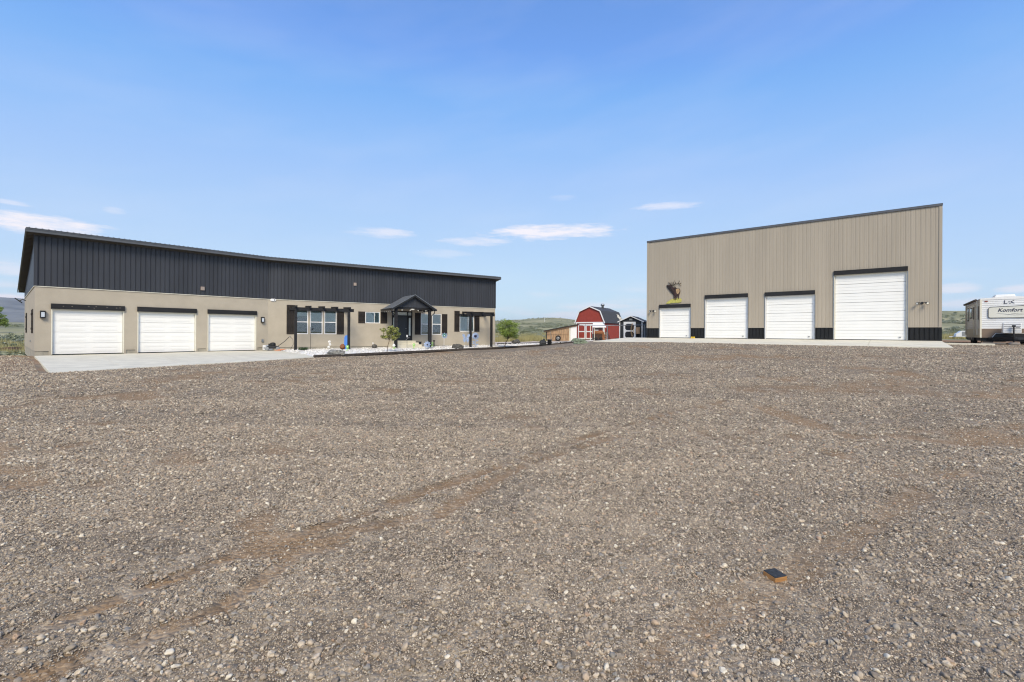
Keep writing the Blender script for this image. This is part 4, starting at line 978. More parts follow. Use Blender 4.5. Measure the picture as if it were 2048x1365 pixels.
# ------------------------------------------------------------------ dark gable shed with a white screen door
def dark_shed():
    p = at(1238.5, 678, 50); d = Vector((math.cos(math.radians(27)), -math.sin(math.radians(27)))); w, Ld, ze, zp = 2.5, 3.6, 2.0, 2.55
    M = frame((p.x, p.y), d, .93); R = thing('garden_shed', 'small charcoal gable shed with white trimmed screen door beside the shop', 'shed', M)
    obj('front_wall', MB().ribs(0, w, 0, lambda x: zp-.06-(zp-ze)*abs(x-w/2)/(w/2), pitch=.25, depth=-.012, rw=.02), CHARSHED, R, M)
    Ms = M @ T(w,0,0,rz=math.pi/2); obj('side_wall', MB().ribs(0, Ld, 0, ze, pitch=.25, depth=-.012, rw=.02), CHARSHED, R, Ms)
    obj('side_wall', MB().ribs(0, Ld, 0, ze, pitch=.25, depth=-.012, rw=.02), CHARSHED, R, M @ T(0,Ld,0,rz=-math.pi/2))
    obj('back_wall', MB().prism([(0,0),(w,0),(w,ze),(w/2,zp-.06),(0,ze)], Ld-.05, Ld), CHARSHED, R, M)
    for sx in (-1, 1):
        xa, xb = w/2 + sx*(w/2+.16), w/2
        obj('roof_slope', MB().add([(xa,-.15,ze-.06),(xb,-.15,zp+.03),(xb,Ld+.1,zp+.03),(xa,Ld+.1,ze-.06),(xa,-.15,ze-.11),(xb,-.15,zp-.03),(xb,Ld+.1,zp-.03),(xa,Ld+.1,ze-.11)], [(0,3,2,1),(4,5,6,7),(0,1,5,4),(1,2,6,5),(2,3,7,6),(3,0,4,7)]), SHINGLE, R, M)
        obj('rake_trim', MB().bar((xa,-.165,ze-.10),(xb,-.165,zp-.01),.03,.09), WHITE, R, M)
        x = 0 if sx < 0 else w-.1; obj('corner_board', MB().box(x, x+.1, -.035, -.016, 0, ze-.06), WHITE, R, M)
    x0, x1 = .48, 1.78
    f = obj('screen_door', MB().box(x0,x0+.17,-.06,-.016,.03,1.92).box(x1-.17,x1,-.06,-.016,.03,1.92).box(x0+.17,x1-.17,-.06,-.016,1.70,1.92).box(x0+.17,x1-.17,-.06,-.016,.03,.17).box(x0+.17,x1-.17,-.06,-.016,.86,1.0), WHITE, R, M)
    for a, b in ((x0+.17,.17),(x0+.17,.86),(x0+.17,1.0),(x0+.17,1.70)):
        s = 1 if b in (.17,1.0) else -1
        obj('brace', MB().prism([(a,b),(a+.16,b),(a,b+.16*s)], -.06, -.03), WHITE, f, M); c = x1-.17; obj('brace', MB().prism([(c,b),(c-.16,b),(c,b+.16*s)], -.06, -.03), WHITE, f, M)
    obj('screen', MB().box(x0+.17,x1-.17,-.026,-.016,.17,1.70), BLACK, f, M)
    obj('gable_vent', MB().box(w/2-.16,w/2+.16,-.03,-.016,2.08,2.26), GREYL, R, M)
    h = thing('garden_hose', 'tan coiled hose hanging on the white screen door', 'hose', M @ T(1.45,-.1,1.6))
    mb = MB()
    for k in range(4): mb.path([(1.42+.1*math.sin(t)*(1+.1*k), -.09-.012*k, 1.02+.72*math.cos(t)*(1-.04*k)) for t in [i*math.pi/10 for i in range(21)]], .022, 6)
    obj('coil', mb, mat('tan_hose', (.45,.30,.16), .6, .2, 8), h, M)
    tk = obj('orange_cabinet', MB().box(1.86,2.24,-.25,-.02,.62,1.32), WOODTAN, None, M); tag(tk, 'light orange wooden box standing against the dark shed front', 'box')
    st = obj('dark_stand', MB().box(1.88,2.22,-.24,-.03,.0,.05).box(1.88,1.93,-.24,-.03,.05,.615).box(2.17,2.22,-.24,-.03,.05,.615), BLACK, None, M); tag(st, 'black stand under the orange wooden box at the dark shed', 'stand')
dark_shed()

# ------------------------------------------------------------------ low plank lean-to left of the barn
def lean_to():
    p = at(1092, 681.5, 57); d = Vector((math.cos(math.radians(14)), -math.sin(math.radians(14)))); zg = CAMZ + (p.z-CAMZ); w, Ld = 3.85, 2.4
    M = frame((p.x, p.y), d, p.z-.02); R = thing('lean_to_shed', 'low lean-to of weathered planks with black roof edge left of the red barn', 'shed', M)
    zt = lambda x: 1.25 + .19*x
    n = 15
    for k in range(n):
        a, b = .12 + k*(2.78/n), .12 + (k+1)*(2.78/n)-.012; g = random.uniform(-.02,.02)
        obj('plank', MB().add([(a,0,.0),(b,0,.0),(b,0,zt(b)-.16),(a,0,zt(a)-.16),(a,.025,.0),(b,.025,.0),(b,.025,zt(b)-.16),(a,.025,zt(a)-.16)], [(0,1,2,3),(7,6,5,4),(0,4,5,1),(1,5,6,2),(2,6,7,3),(3,7,4,0)]), WOODTAN, R, M)
    obj('rail', MB().box(.1,2.9,-.05,-.002,.78,.92), WOODTAN, R, M)
    obj('fascia', MB().bar((-.25,-.05,zt(-.25)-.08),(3.9,-.05,zt(3.9)-.08),.05,.15), WOODTAN, R, M)
    obj('corner_post', MB().box(0,.11,-.03,.1,0,zt(.05)-.17), BLACKTRIM, R, M); obj('corner_post', MB().box(2.92,3.04,-.03,.1,0,zt(3)-.17), CREAM, R, M)
    obj('white_panel', MB().ribs(3.06,3.82,0,lambda x: zt(x)-.17, pitch=.2, depth=.01, rw=.03), WHITE, R, M)
    obj('brace', MB().bar((.75,-.06,0),(.55,-.06,zt(.6)-.2),.08,.05), GREYWOOD, R, M)
    obj('roof', MB().add([(-.4,-.25,zt(-.4)),(3.95,-.25,zt(3.95)),(3.95,Ld,zt(3.95)),(-.4,Ld,zt(-.4)),(-.4,-.25,zt(-.4)+.07),(3.95,-.25,zt(3.95)+.07),(3.95,Ld,zt(3.95)+.07),(-.4,Ld,zt(-.4)+.07)], [(3,2,1,0),(4,5,6,7),(0,1,5,4),(1,2,6,5),(2,3,7,6),(3,0,4,7)]), BLACKTRIM, R, M)
    obj('side_wall', MB().box(.02,.05,.1,Ld,0,zt(0)-.03), GREYWOOD, R, M)
    wh = thing('spare_wheel', 'car wheel with pale rim leaning on the plank lean-to', 'wheel', M @ T(1.55,-.18,.34,rx=.12))
    obj('tyre', MB().lathe([(.20,-.09),(.31,-.1),(.34,-.05),(.34,.05),(.31,.1),(.20,.09)], 20, (0,0,0), 'y', False), RUBBER, wh, WM[wh], smooth=True)
    obj('rim', MB().lathe([(.05,-.06),(.09,-.05),(.12,-.02),(.19,-.085),(.21,-.08),(.205,.0)], 18, (0,0,0), 'y'), STEEL, wh, WM[wh], smooth=True)
lean_to()

# ------------------------------------------------------------------ clutter in front of the barn
def clutter():
    Y = 55.; g = lambda px, py=680.: at(px, py, Y)
    zg = at(1195, 681, Y).z
    def X(px): return at(px, 670, Y).x
    S = Y/FPX
    R = thing('canopy_cart', 'old machine cart with white canopy and rusty drum before the red barn', 'cart', T(X(1186), Y, zg))
    def hz(py): return (681-py)*S
    w = (1208-1186)*S
    I = WM[R]
    obj('canopy', MB().add([(-.15,-.7,hz(654)),(w+.12,-.7,hz(654)),(w-.05,.7,hz(646)),(.1,.7,hz(646)),(-.15,-.7,hz(655.6)),(w+.12,-.7,hz(655.6)),(w-.05,.7,hz(648)),(.1,.7,hz(648))], [(0,1,2,3),(7,6,5,4),(0,4,5,1),(1,5,6,2),(2,6,7,3),(3,7,4,0)]), WHITE, R, I)
    for x, y in ((.02,-.6),(w-.1,-.6),(.05,.6),(w-.1,.6)): obj('canopy_post', MB().box(x,x+.06,y,y+.06,0,hz(655)), CREAM, R, I)
    obj('rack', MB().box(.1,w-.12,.3,.35,hz(660),hz(655.7)).box(.1,w-.12,.25,.3,hz(663.5),hz(661.5)), GREYWOOD, R, I)
    obj('drum', MB().lathe([(.05,.0),(.22,.0),(.24,.02),(.24,w-.3),(.22,w-.28),(.05,w-.28)], 16, (.1,-.35,hz(666)), 'x'), RUST, R, I, smooth=True)
    obj('chassis', MB().box(.0,w-.35,-.5,.5,hz(679),hz(668)).box(-.2,w+.1,-.45,.45,hz(680),hz(678.6)), mat('dark_rust', (.07,.04,.032), .9, .4, 8), R, I)
    for x in (.25, w-.5): obj('wheel', MB().lathe([(.04,-.06),(.17,-.06),(.20,-.03),(.20,.03),(.17,.06),(.04,.06)], 16, (x,-.6,.20), 'y'), RUBBER, R, I, smooth=True)
    obj('motor', MB().box(w-.34,w-.02,-.62,-.2,.0,hz(669)).box(w-.3,w-.08,-.6,-.25,hz(669),hz(665)), RUST, R, I)
    P = thing('pallet_stack', 'stack of weathered pallets between the canopy cart and the barn wall', 'pallets', T(X(1207.5), Y, zg))
    for k in range(5): obj('pallet', MB().box(0,.28+.0*k,-.4,.4,.02+k*.2,.10+k*.2).box(.02,.06,-.4,.4,.10+k*.2,.2+k*.2).box(.2,.25,-.4,.4,.10+k*.2,.2+k*.2), GREYWOOD, P, WM[P])
    o = obj('leaning_panel', MB().add([(.0,0,0),(.42,0,0),(.05,.5,1.35),(-.12,.5,1.35),(.0,.04,0),(.42,.04,0),(.05,.54,1.35),(-.12,.54,1.35)], [(0,1,2,3),(7,6,5,4),(0,4,5,1),(1,5,6,2),(2,6,7,3),(3,7,4,0)]), mat('dark_red_panel', (.09,.03,.025), .8, .3, 5), None, T(X(1216), Y+.2, zg)); tag(o, 'dark brown triangular panel leaning on the red barn side', 'panel')
    Tq = thing('flat_cart', 'low black flat cart by the corner of the dark shed', 'cart', T(X(1221), Y-3, at(1230,681,Y-3).z))
    obj('deck', MB().box(0,1.25,-.4,.4,.14,.26), BLACK, Tq, WM[Tq])
    for x in (.2,1.0): obj('wheel', MB().lathe([(.03,-.04),(.09,-.04),(.11,-.02),(.11,.02),(.09,.04),(.03,.04)], 14, (x,-.42,.11), 'y'), RUBBER, Tq, WM[Tq])
    ch = thing('patio_chair', 'metal patio chair standing on the low black cart', 'chair', T(X(1229), Y-3, WM[Tq].translation.z+.26))
    Mc = WM[ch]
    obj('seat', MB().box(0,.42,-.2,.2,.25,.29), BLACK, ch, Mc); obj('backrest', MB().box(0,.42,.18,.22,.35,.62), BLACK, ch, Mc)
    for x in (0,.38):
        for y in (-.2,.18): obj('leg', MB().box(x,x+.04,y,y+.04,0,.25 if y<0 else .62), STEEL, ch, Mc)
    o = obj('pink_bundle', MB().rock((0,0,.07),(.2,.15,.12),4,2,.3), mat('pink_cloth', (.62,.36,.36), .8, .2, 8), None, T(X(1238), Y-3.3, WM[Tq].translation.z+.26), smooth=True); tag(o, 'small pink bundle lying on the low black cart', 'bundle')
    Rf = thing('pipe_rail', 'grey horizontal pipe rail on posts running before the sheds', 'rail', T(X(1166), Y-5, zg))
    Yr = 46.; pa, pb = at(1166,652,Yr), at(1291,650.5,Yr)
    obj('rail', MB().tube(pa, pb, .035), STEEL, Rf, Matrix.Identity(4))
    for px in (1181, 1215, 1289): a = at(px,651,Yr); obj('post', MB().tube((a.x,a.y,H(a.x,a.y)-.1),(a.x,a.y,a.z+.03),.04), CREAM if px == 1181 else STEEL, Rf, Matrix.Identity(4))
clutter()
def rockthing(name, label, px0, px1, py0, py1, m, seed, z=None, cat='rock', rough=.45):
    p = gb((px0+px1)/2, py1); S = p.y/FPX; w = (px1-px0)*S/2; h = (py1-py0)*S
    o = obj(name, MB().rock((0,0,0), (w, w*.7, h*.72), seed, 3, rough, .35), m, None, Matrix.Translation(p + Vector((0,w*.4,h*.2))), smooth=False); tag(o, label, cat)
    return o
rockthing('boulder', 'large grey boulder at the gravel edge below the left pergola', 652, 687, 699.5, 712, ROCKG, 2)
rockthing('boulder', 'brown boulder on the white rock left of the right pergola', 905, 926, 688, 698, ROCKD, 5)
rockthing('boulder', 'dark boulder behind the small green tree right of the house', 1024, 1041, 679, 687, ROCKD, 8)
rockthing('boulder', 'black upright boulder on the white path before the lean-to', 1080, 1093, 679.5, 691.5, mat('black_rock', (.03,.032,.035), .7, .7, 10, bmp=.7, bscale=20), 11)
rockthing('boulder', 'flat mossy green boulder at the path end before the barn', 1150, 1174, 678, 688, MOSSROCK, 14)
rockthing('boulder', 'low pale green boulder left of the flat mossy one', 1143, 1160, 676.5, 683, MOSSROCK, 17)
rockthing('dirt_mound', 'dark brown mound of earth at the left edge of the picture', -14, 34, 694, 708, mat('dark_earth', (.075,.042,.028), .95, .4, 3, bmp=.8, bscale=6, bdist=.1), 21, cat='mound', rough=.3)
p = gb(1099, 690); o = obj('black_canister', MB().lathe([(.16,0),(.2,.03),(.2,.42),(.22,.44),(.22,.50),(.12,.52)], 14), BLACK, None, Matrix.Translation(p), smooth=True); tag(o, 'small black canister beside the black boulder on the white path', 'canister')
p = gb(1166, 679); o = obj('driftwood', MB().path([(-.5,0,.25),(-.2,.05,.42),(.1,0,.62),(.25,.05,.85)],[.10,.14,.16,.05],7).path([(.1,0,.6),(.4,0,.5)],[.1,.03],6), GREYWOOD, None, Matrix.Translation(p)); tag(o, 'gnarled grey stump piece lying behind the mossy boulder', 'stump')

# ------------------------------------------------------------------ trees
def leaves(mb, c, n, sz, rr, seed):
    rg = random.Random(seed)
    for _ in range(n):
        while True:
            v = Vector((rg.uniform(-1,1), rg.uniform(-1,1), rg.uniform(-1,1)))
            if v.length < 1: break
        p = c + Vector((v.x*rr[0], v.y*rr[1], v.z*rr[2]))
        a = Vector((rg.gauss(0,1), rg.gauss(0,1), rg.gauss(0,.6))).normalized()*sz*rg.uniform(.6,1.4); b = a.cross(Vector((rg.gauss(0,1),rg.gauss(0,1),rg.gauss(0,1)))).normalized()*sz*.38
        mb.quad(p-a, p+b, p+a, p-b)
def tree(name, label, base, h, crown_r, crown_z, tr, m, n, sz, seed, clumps=26, lean=(0,0), grp=None):
    rg = random.Random(seed); R = thing(name, label, 'tree', Matrix.Translation(base), grp); I = WM[R]
    t0 = Vector((lean[0]*.3, lean[1]*.3, crown_z*.5)); t1 = Vector((lean[0], lean[1], crown_z))
    mb = MB().path([(0,0,-.1),(t0.x*.4,t0.y,t0.z*.5),t0,t1,t1+Vector((0,0,(h-crown_z)*.55))],[tr,tr*.85,tr*.75,tr*.55,tr*.2],7)
    lf = MB(); cc = t1 + Vector((0,0,(h-crown_z)*.42)); hr = (h-crown_z)*.62
    for k in range(clumps):
        th = rg.uniform(0,6.283); ph = math.acos(rg.uniform(-.75,1)); q = rg.uniform(.55,1.0)
        e = cc + Vector((math.sin(ph)*math.cos(th)*crown_r*q, math.sin(ph)*math.sin(th)*crown_r*q, math.cos(ph)*hr*q))
        s = t1 + Vector((0,0,rg.uniform(-.1,.35)*(h-crown_z)))
        mb.path([s, s.lerp(e,.5)+Vector((0,0,.08*h*rg.random())), e],[tr*.32,tr*.2,tr*.06],5)
        cr = crown_r*rg.uniform(.2,.36)
        leaves(lf, e, n//clumps, sz, (cr,cr,cr*.8), seed*100+k); leaves(lf, s.lerp(e,.6), n//clumps//3, sz, (cr,cr,cr*.7), seed*100+k+50)
    obj('trunk', mb, BARK, R, I, smooth=True); obj('crown', lf, m, R, I)
    return R
p = gb(1009, 697); tree('young_tree', 'round green young tree on the white path right of the house', p, 57*p.y/FPX, 23*p.y/FPX, 21*p.y/FPX, .045, LEAF, 3800, .065, 3, 42, (.36,0))
p = gb(774, 704); tree('young_tree', 'spindly yellow green sapling before the front porch', p, 52*p.y/FPX, 19*p.y/FPX, 22*p.y/FPX, .028, LEAFY, 800, .075, 5, 15, (.15,0))
p = at(-8, 690, 62); p.z = H(p.x, p.y); tree('field_tree', 'bushy bright green tree at the left edge beyond the house', p, 3.4, 1.15, .8, .10, LEAF, 4200, .10, 9, 40)
p = gb(606, 701); R = thing('bush', 'small dark green shrub at the foot of the left pergola post', 'bush', Matrix.Translation(p)); lf = MB()
for k in range(10): leaves(lf, Vector((random.uniform(-.25,.25), random.uniform(-.15,.15), .1)), 45, .05, (.14,.14,.10), 300+k)
obj('foliage', lf, leaf_mat('bush_leaf', (.02,.05,.015), (.06,.11,.04)), R, WM[R]); obj('stem', MB().path([(0,0,-.05),(0,0,.15)],[.02,.01],5), BARK, R, WM[R])

# ------------------------------------------------------------------ travel trailer
def trailer():
    e = Vector((.768,-.64)).normalized(); M0 = frame((28.6,27.8), e, 0); zg = H(30.3,28.2)
    R = thing('travel_trailer', 'white travel trailer with brown lower band parked right of the shop', 'travel trailer', M0 @ T(0,0,zg))
    w, Ld, zb_, zm, zt = 2.44, 6.6, 1.42, 1.98, 3.80
    def hribs(mb, x0, x1, z0, z1, pitch=.115):
        z = z0; vs = []; pr = []
        while z < z1-.01:
            h = min(pitch, z1-z); pr += [(-.002,z),(-.016,z+h*.15),(-.016,z+h*.72),(-.002,z+h*.9)]; z += h
        pr.append((-.002,z1))
        for y, zz in pr: vs += [(x0,y,zz),(x1,y,zz)]
        mb.add(vs, [(2*i,2*i+1,2*i+3,2*i+2) for i in range(len(pr)-1)]); return mb
    obj('body', MB().box(0,w,0.004,Ld,zb_,zt), RVWHITE, R, M0)
    obj('front_siding', hribs(MB(),0.02,w-.02,zm,zt), RVWHITE, R, M0)
    Ml = frame(Vector((28.6,27.8)) + Vector((-e.y, e.x))*Ld, -Vector((-e.y, e.x)))    # left side wall, x back to front
    obj('side_siding', hribs(MB(),0.02,Ld-.02,zm,zt), RVWHITE, R, Ml)
    obj('lower_band', MB().box(0.01,w-.01,-.014,.002,zb_,zm), BROWNBAND, R, M0); obj('lower_band', MB().box(0.01,Ld-.01,-.014,.002,zb_,zm), CREAM, R, Ml)
    obj('belt_trim', MB().box(0,w,-.022,-.014,zm-.015,zm+.03), WHITE, R, M0)
    for x in (0, w-.05): obj('corner_trim', MB().box(x-.012,x+.062,-.028,.05,zb_,zt), CREAM if x == 0 else WHITE, R, M0)
    obj('roof_cap', MB().add([(0,-.03,zt),(w/2,-.03,zt+.10),(w,-.03,zt),(0,Ld,zt),(w/2,Ld,zt+.10),(w,Ld,zt),(0,-.03,zt-.08),(w,-.03,zt-.08),(0,-.0,zt-.08),(w,0,zt-.08)], [(0,1,4,3),(1,2,5,4),(2,1,0),(3,4,5),(0,6,7,2),(6,8,9,7)]), WHITE, R, M0)
    ac = obj('roof_unit', MB().prism([(.0,0),(1.0,0),(.9,.26),(.1,.26)], 1.6, 2.6), RVWHITE, R, M0 @ T(.75,0,zt+.05), bevel=.03)
    pn = [(.40,2.62),(.34,2.68),(.34,3.18),(.42,3.27),(w-.42,3.34),(w-.34,3.26),(w-.34,2.68),(w-.40,2.62)]
    pl = obj('name_panel', MB().prism(pn, -.05, -.018), RVPANEL, R, M0)
    rim = MB()
    for a, b in zip(pn, pn[1:]+pn[:1]): rim.bar((a[0],-.052,a[1]),(b[0],-.052,b[1]),.02,.032,(0,1,0))
    obj('panel_rim', rim, BLACKTRIM, pl, M0)
    def text(s, size, x, z, m, shear=.28, sx=1.0, y=-.056, parent=pl, bold=.0):
        cu = bpy.data.curves.new('lettering','FONT'); cu.body = s; cu.size = size; cu.shear = shear; cu.extrude = .004; cu.offset = bold; cu.align_x = 'CENTER'
        ob = bpy.data.objects.new('lettering', cu); me = bpy.data.meshes.new_from_object(ob); bpy.data.objects.remove(ob)
        return obj('lettering', me, m, parent, M0 @ T(x, y, z, rx=math.pi/2) @ Matrix.Diagonal((sx,1,1,1)))
    text('Komfort', .285, w/2+.0, 2.98, NAVY, bold=.004)
    obj('swoosh', MB().prism([(.66,2.90),(.95,2.86),(1.45,2.78),(1.75,2.775),(1.4,2.765),(.95,2.835)], -.056, -.051), GREYL, pl, M0)
    obj('swoosh', MB().prism([(1.28,2.875),(1.5,2.845),(1.95,2.81),(1.5,2.825)], -.056, -.051), BLACKTRIM, pl, M0)
    lg = MB().bar((1.02,-.03,3.66),(1.00,-.03,3.46),.03,.012,(0,1,0)).bar((1.00,-.03,3.465),(1.13,-.03,3.455),.02,.012,(0,1,0)).bar((1.40,-.03,3.66),(1.28,-.03,3.56),.025,.012,(0,1,0)).bar((1.28,-.03,3.56),(1.42,-.03,3.47),.025,.012,(0,1,0)).bar((1.16,-.03,3.565),(1.25,-.03,3.565),.018,.012,(0,1,0)).bar((1.2,-.03,3.46),(1.3,-.03,3.5),.016,.012,(0,1,0))
    obj('emblem', lg, NAVY, R, M0)
    obj('marker_light', MB().box(.18,.32,-.04,-.014,3.60,3.66), mat('amber', (.25,.05,.02), .3, .1, 5), R, M0)
    pc = obj('propane_cover', MB().prism([(.86,1.70),(1.60,1.70),(1.60,2.26),(1.56,2.30),(.90,2.30),(.86,2.26)], -.75, -.3), RVWHITE, R, M0, bevel=.03)
    for z in (1.82,1.95,2.08,2.2): obj('cover_rib', MB().box(.89,1.57,-.762,-.752,z,z+.02), GREYL, pc, M0)
    jk = obj('tongue_jack', MB().tube((1.27,-.9,zg+.12),(1.27,-.9,2.12),.035).box(1.2,1.34,-.95,-.85,2.05,2.16).box(1.34,1.5,-.92,-.88,2.0,2.03), BLACK, R, M0)
    obj('tongue', MB().bar((.35,0,1.36),(1.27,-1.15,1.40),.08,.14).bar((w-.35,0,1.36),(1.27,-1.15,1.40),.08,.14).box(1.2,1.34,-1.4,-1.1,1.33,1.45), BLACK, R, M0)
    obj('front_frame', MB().prism([(.50,1.42),(.66,1.68),(1.92,1.68),(2.08,1.42)], -.06, -.016).box(.05,w-.05,.1,.3,1.2,1.40), BLACK, R, M0)
    obj('frame_edge', MB().bar((.49,-.065,1.42),(.655,-.065,1.69),.02,.03,(0,1,0)), WHITE, R, M0); obj('frame_edge', MB().bar((2.09,-.065,1.42),(1.925,-.065,1.69),.02,.03,(0,1,0)), WHITE, R, M0)
    obj('frame_edge', MB().bar((.655,-.065,1.69),(1.925,-.065,1.69),.02,.03,(0,1,0)), WHITE, R, M0)
    obj('underframe', MB().box(.1,w-.1,.2,Ld-.1,1.22,1.42), BLACK, R, M0)
    for x in (2.6, 3.45):
        for sx in (-.02, w-.20):
            wl = obj('wheel', MB().lathe([(.16,-.09),(.29,-.1),(.33,-.06),(.33,.06),(.29,.1),(.16,.09)], 20, (0,0,0), 'x', False), RUBBER, R, M0 @ T(sx+.11, Ld-x, zg+.33), smooth=True)
            obj('rim', MB().lathe([(.03,-.095),(.08,-.09),(.15,-.07),(.17,-.085),(.17,.05)], 16, (0,0,0), 'x'), WHITE, wl, M0 @ T(sx+.11, Ld-x, zg+.33), smooth=True)
    # left side: door, windows, awning
    obj('entry_door', MB().box(3.9,4.55,-.045,-.017,1.55,3.55), RVPANEL, R, Ml); obj('door_window', MB().box(4.0,4.45,-.055,-.046,2.6,3.4), BLACKTRIM, R, Ml)
    for a, b, c, d in ((.7,1.6,2.55,3.45),(2.2,3.2,2.7,3.4),(5.2,6.1,2.55,3.35)):
        wn = obj('side_window', MB().box(a,b,-.04,-.017,c,d), BLACKTRIM, R, Ml); obj('pane', MB().box(a+.06,b-.06,-.047,-.041,c+.06,d-.06), LAMPGLASS, wn, Ml)
    aw = obj('awning', MB().tube((.4,-.14,zt-.06),(6.0,-.14,zt-.06),.07,n=10), mat('awning_brown', (.06,.045,.04), .7, .2, 6), R, Ml)
    for x in (.5, 5.9): obj('awning_arm', MB().box(x-.03,x+.03,-.10,-.03,1.6,zt-.1), CREAM, aw, Ml)
    obj('stabiliser', MB().bar((.2,.5,1.3),(.05,.4,zg),.05,.05), BLACK, R, M0); obj('stabiliser', MB().bar((w-.2,.5,1.3),(w-.05,.4,zg),.05,.05), BLACK, R, M0)
    for k, (x0,x1,y,z,lab) in enumerate(((.0,1.05,-.35,.0,'lower pale board lying under the trailer front'),(.1,1.1,.1,.13,'upper pale board lying behind under the trailer front'))):
        o = obj('board', MB().box(x0,x1,y,y+.14,zg+z,zg+z+.09), WOODTAN if k else GREYWOOD, None, M0); tag(o, lab, 'board')
    o = obj('jack_block', MB().box(1.05,1.5,-1.08,-.72,zg,zg+.09).box(1.12,1.42,-1.0,-.8,zg+.09,zg+.13), GREYWOOD, None, M0, bevel=.01); tag(o, 'wooden block under the trailer tongue jack', 'block')
    for x, lab in ((.35,'left'),(2.2,'right')):
        o = obj('support_block', MB().box(x-.2,x+.2,-.1,.25,zg,zg+.17), mat('dark_wood', (.07,.055,.045), .9, .3, 8), None, M0); tag(o, lab + ' dark wooden support block under the trailer front', 'block', 'support blocks under the trailer')
trailer()
def utility():
    p = at(1912, 668, 47); zg = H(p.x, p.y); S = 47/FPX; M = frame((at(1911,668,47).x, 47), Vector((.80,-.60)), zg)
    R = thing('white_cargo_trailer', 'low white trailer parked behind the travel trailer', 'trailer', M)
    obj('body', MB().prism([(.0,.30),(2.7,.30),(2.7,.92),(.42,.92),(.22,.72),(.05,.62)], 0, 1.3), RVWHITE, R, M, bevel=.03)
    obj('cargo_side', MB().box(.5,2.65,-.03,-.002,.42,.84), GREYL, R, M)
    for x in (.75,1.35,1.95): obj('side_post', MB().box(x,x+.07,-.05,-.031,.3,.92), WHITE, R, M)
    obj('tongue', MB().bar((-.4,.65,.30),(.1,.65,.36),.08,.07), WHITE, R, M)
    for x in (1.0,1.9): obj('wheel', MB().lathe([(.04,-.07),(.2,-.08),(.24,-.04),(.24,.04),(.2,.08),(.04,.07)], 16, (x,-.02,.24), 'y'), RUBBER, R, M, smooth=True)
utility()

# ------------------------------------------------------------------ things in front of the house
def stake(name, label, cat, px, py0, py1, r=.012, m=BLACK):
    p = gb(px, py1); h = (py1-py0)*p.y/FPX; R = thing(name, label, cat, Matrix.Translation(p)); obj('stake', MB().tube((0,0,-.1),(0,0,h),r,n=6), m, R, WM[R]); return R, h, p.y/FPX
def petals(n, r0, r1, w, tilt=.25, y=0):
    mb = MB()
    for k in range(n):
        a = 2*math.pi*k/n; d = Vector((math.cos(a),0,math.sin(a))); t = Vector((-math.sin(a),0,math.cos(a)))
        A = d*r0; Bm = d*(r0+r1)/2; Cc = d*r1; mb.quad(A+Vector((0,y,0)), Bm+t*w/2+Vector((0,y-tilt*w,0)), Cc+Vector((0,y,0)), Bm-t*w/2+Vector((0,y+tilt*w*.3,0)))
    return mb
R, h, S = stake('bird_hook', 'thin black garden hook with a bird between the pergola windows', 'garden hook', 621, 655, 699)
obj('hook', MB().path([(0,0,h),(.05,0,h+.08),(.12,0,h+.05),(.14,0,h-.03)], .012, 6), BLACK, R, WM[R]); obj('bird', MB().rock((.16,0,h-.12),(.05,.04,.09),2,2,.2,1), BLACK, R, WM[R], smooth=True)
R, h, S = stake('ball_stake', 'rusty brown metal ball on a stake beside the grey boulder', 'garden ornament', 685, 694, 711)
obj('ball', MB().rock((0,0,h),(.16,.14,.17),3,2,.12,1), RUST, R, WM[R], smooth=True)
p = gb(691.5, 699); o = obj('blue_sled', MB().add([(-.14,0,0),(.13,0,0),(.14,.10,.9),(.05,.14,1.02),(-.10,.13,.98),(-.15,.10,.85),(-.14,.04,0),(.13,.04,0),(.14,.14,.9),(.05,.18,1.02),(-.10,.17,.98),(-.15,.14,.85)], [(0,1,2,3,4,5),(11,10,9,8,7,6)]+[((i+1)%6,i,i+6,(i+1)%6+6) for i in range(6)]), BLUE, None, Matrix.Translation(p), bevel=.01); tag(o, 'bright blue plastic sheet standing against the right post of the left pergola', 'blue panel')
R, h, S = stake('white_ornament', 'white stacked flower ornament below the pergola windows', 'garden ornament', 659, 684, 699, m=STEEL)
for k, z in enumerate((.15,.35,h)): obj('flower', petals(7,.01,.11,.07), WHITE, R, WM[R] @ T((-.05,.04,0)[k],-.02,z)); obj('flower_centre', MB().rock((0,-.03,0),(.03,.02,.03),k,1,.1,1), CREAM, R, WM[R] @ T((-.05,.04,0)[k],-.02,z))
for px, py, lab in ((695,702,'lime green flower ornament left of the small dark ball'),(788,699,'lime green flower ornament at the foot of the left porch post'),(828,698,'lime green flower ornament before the porch steps'),(864,695,'lime green flower ornament at the foot of the right porch post')):
    R, h, S = stake('lime_flower', lab, 'garden ornament', px, py-8, py, .01, LIME)
    obj('petals', petals(6,.01,.13,.09), LIME if px != 788 else WHITE, R, WM[R] @ T(0,-.02,h)); obj('leaf', petals(3,.01,.15,.06), LIME, R, WM[R] @ T(0,-.02,h*.45)); obj('flower_centre', MB().rock((0,-.03,h),(.035,.02,.035),px,1,.1,1), WHITE, R, WM[R])
p = gb(749, 697); R = thing('dark_ball', 'dark round metal ball with a small bird on the white rock', 'garden ornament', Matrix.Translation(p)); obj('ball', MB().rock((0,0,.14),(.2,.17,.17),6,2,.12,.9), ROCKD, R, WM[R], smooth=True); obj('bird', MB().rock((-.12,0,.38),(.045,.04,.08),3,1,.2,1).path([(-.1,0,.3),(.02,0,.2)],.01,5), WHITE, R, WM[R])
R, h, S = stake('bird_stake', 'thin stake with a white bird before the front door', 'garden ornament', 814, 673, 698)
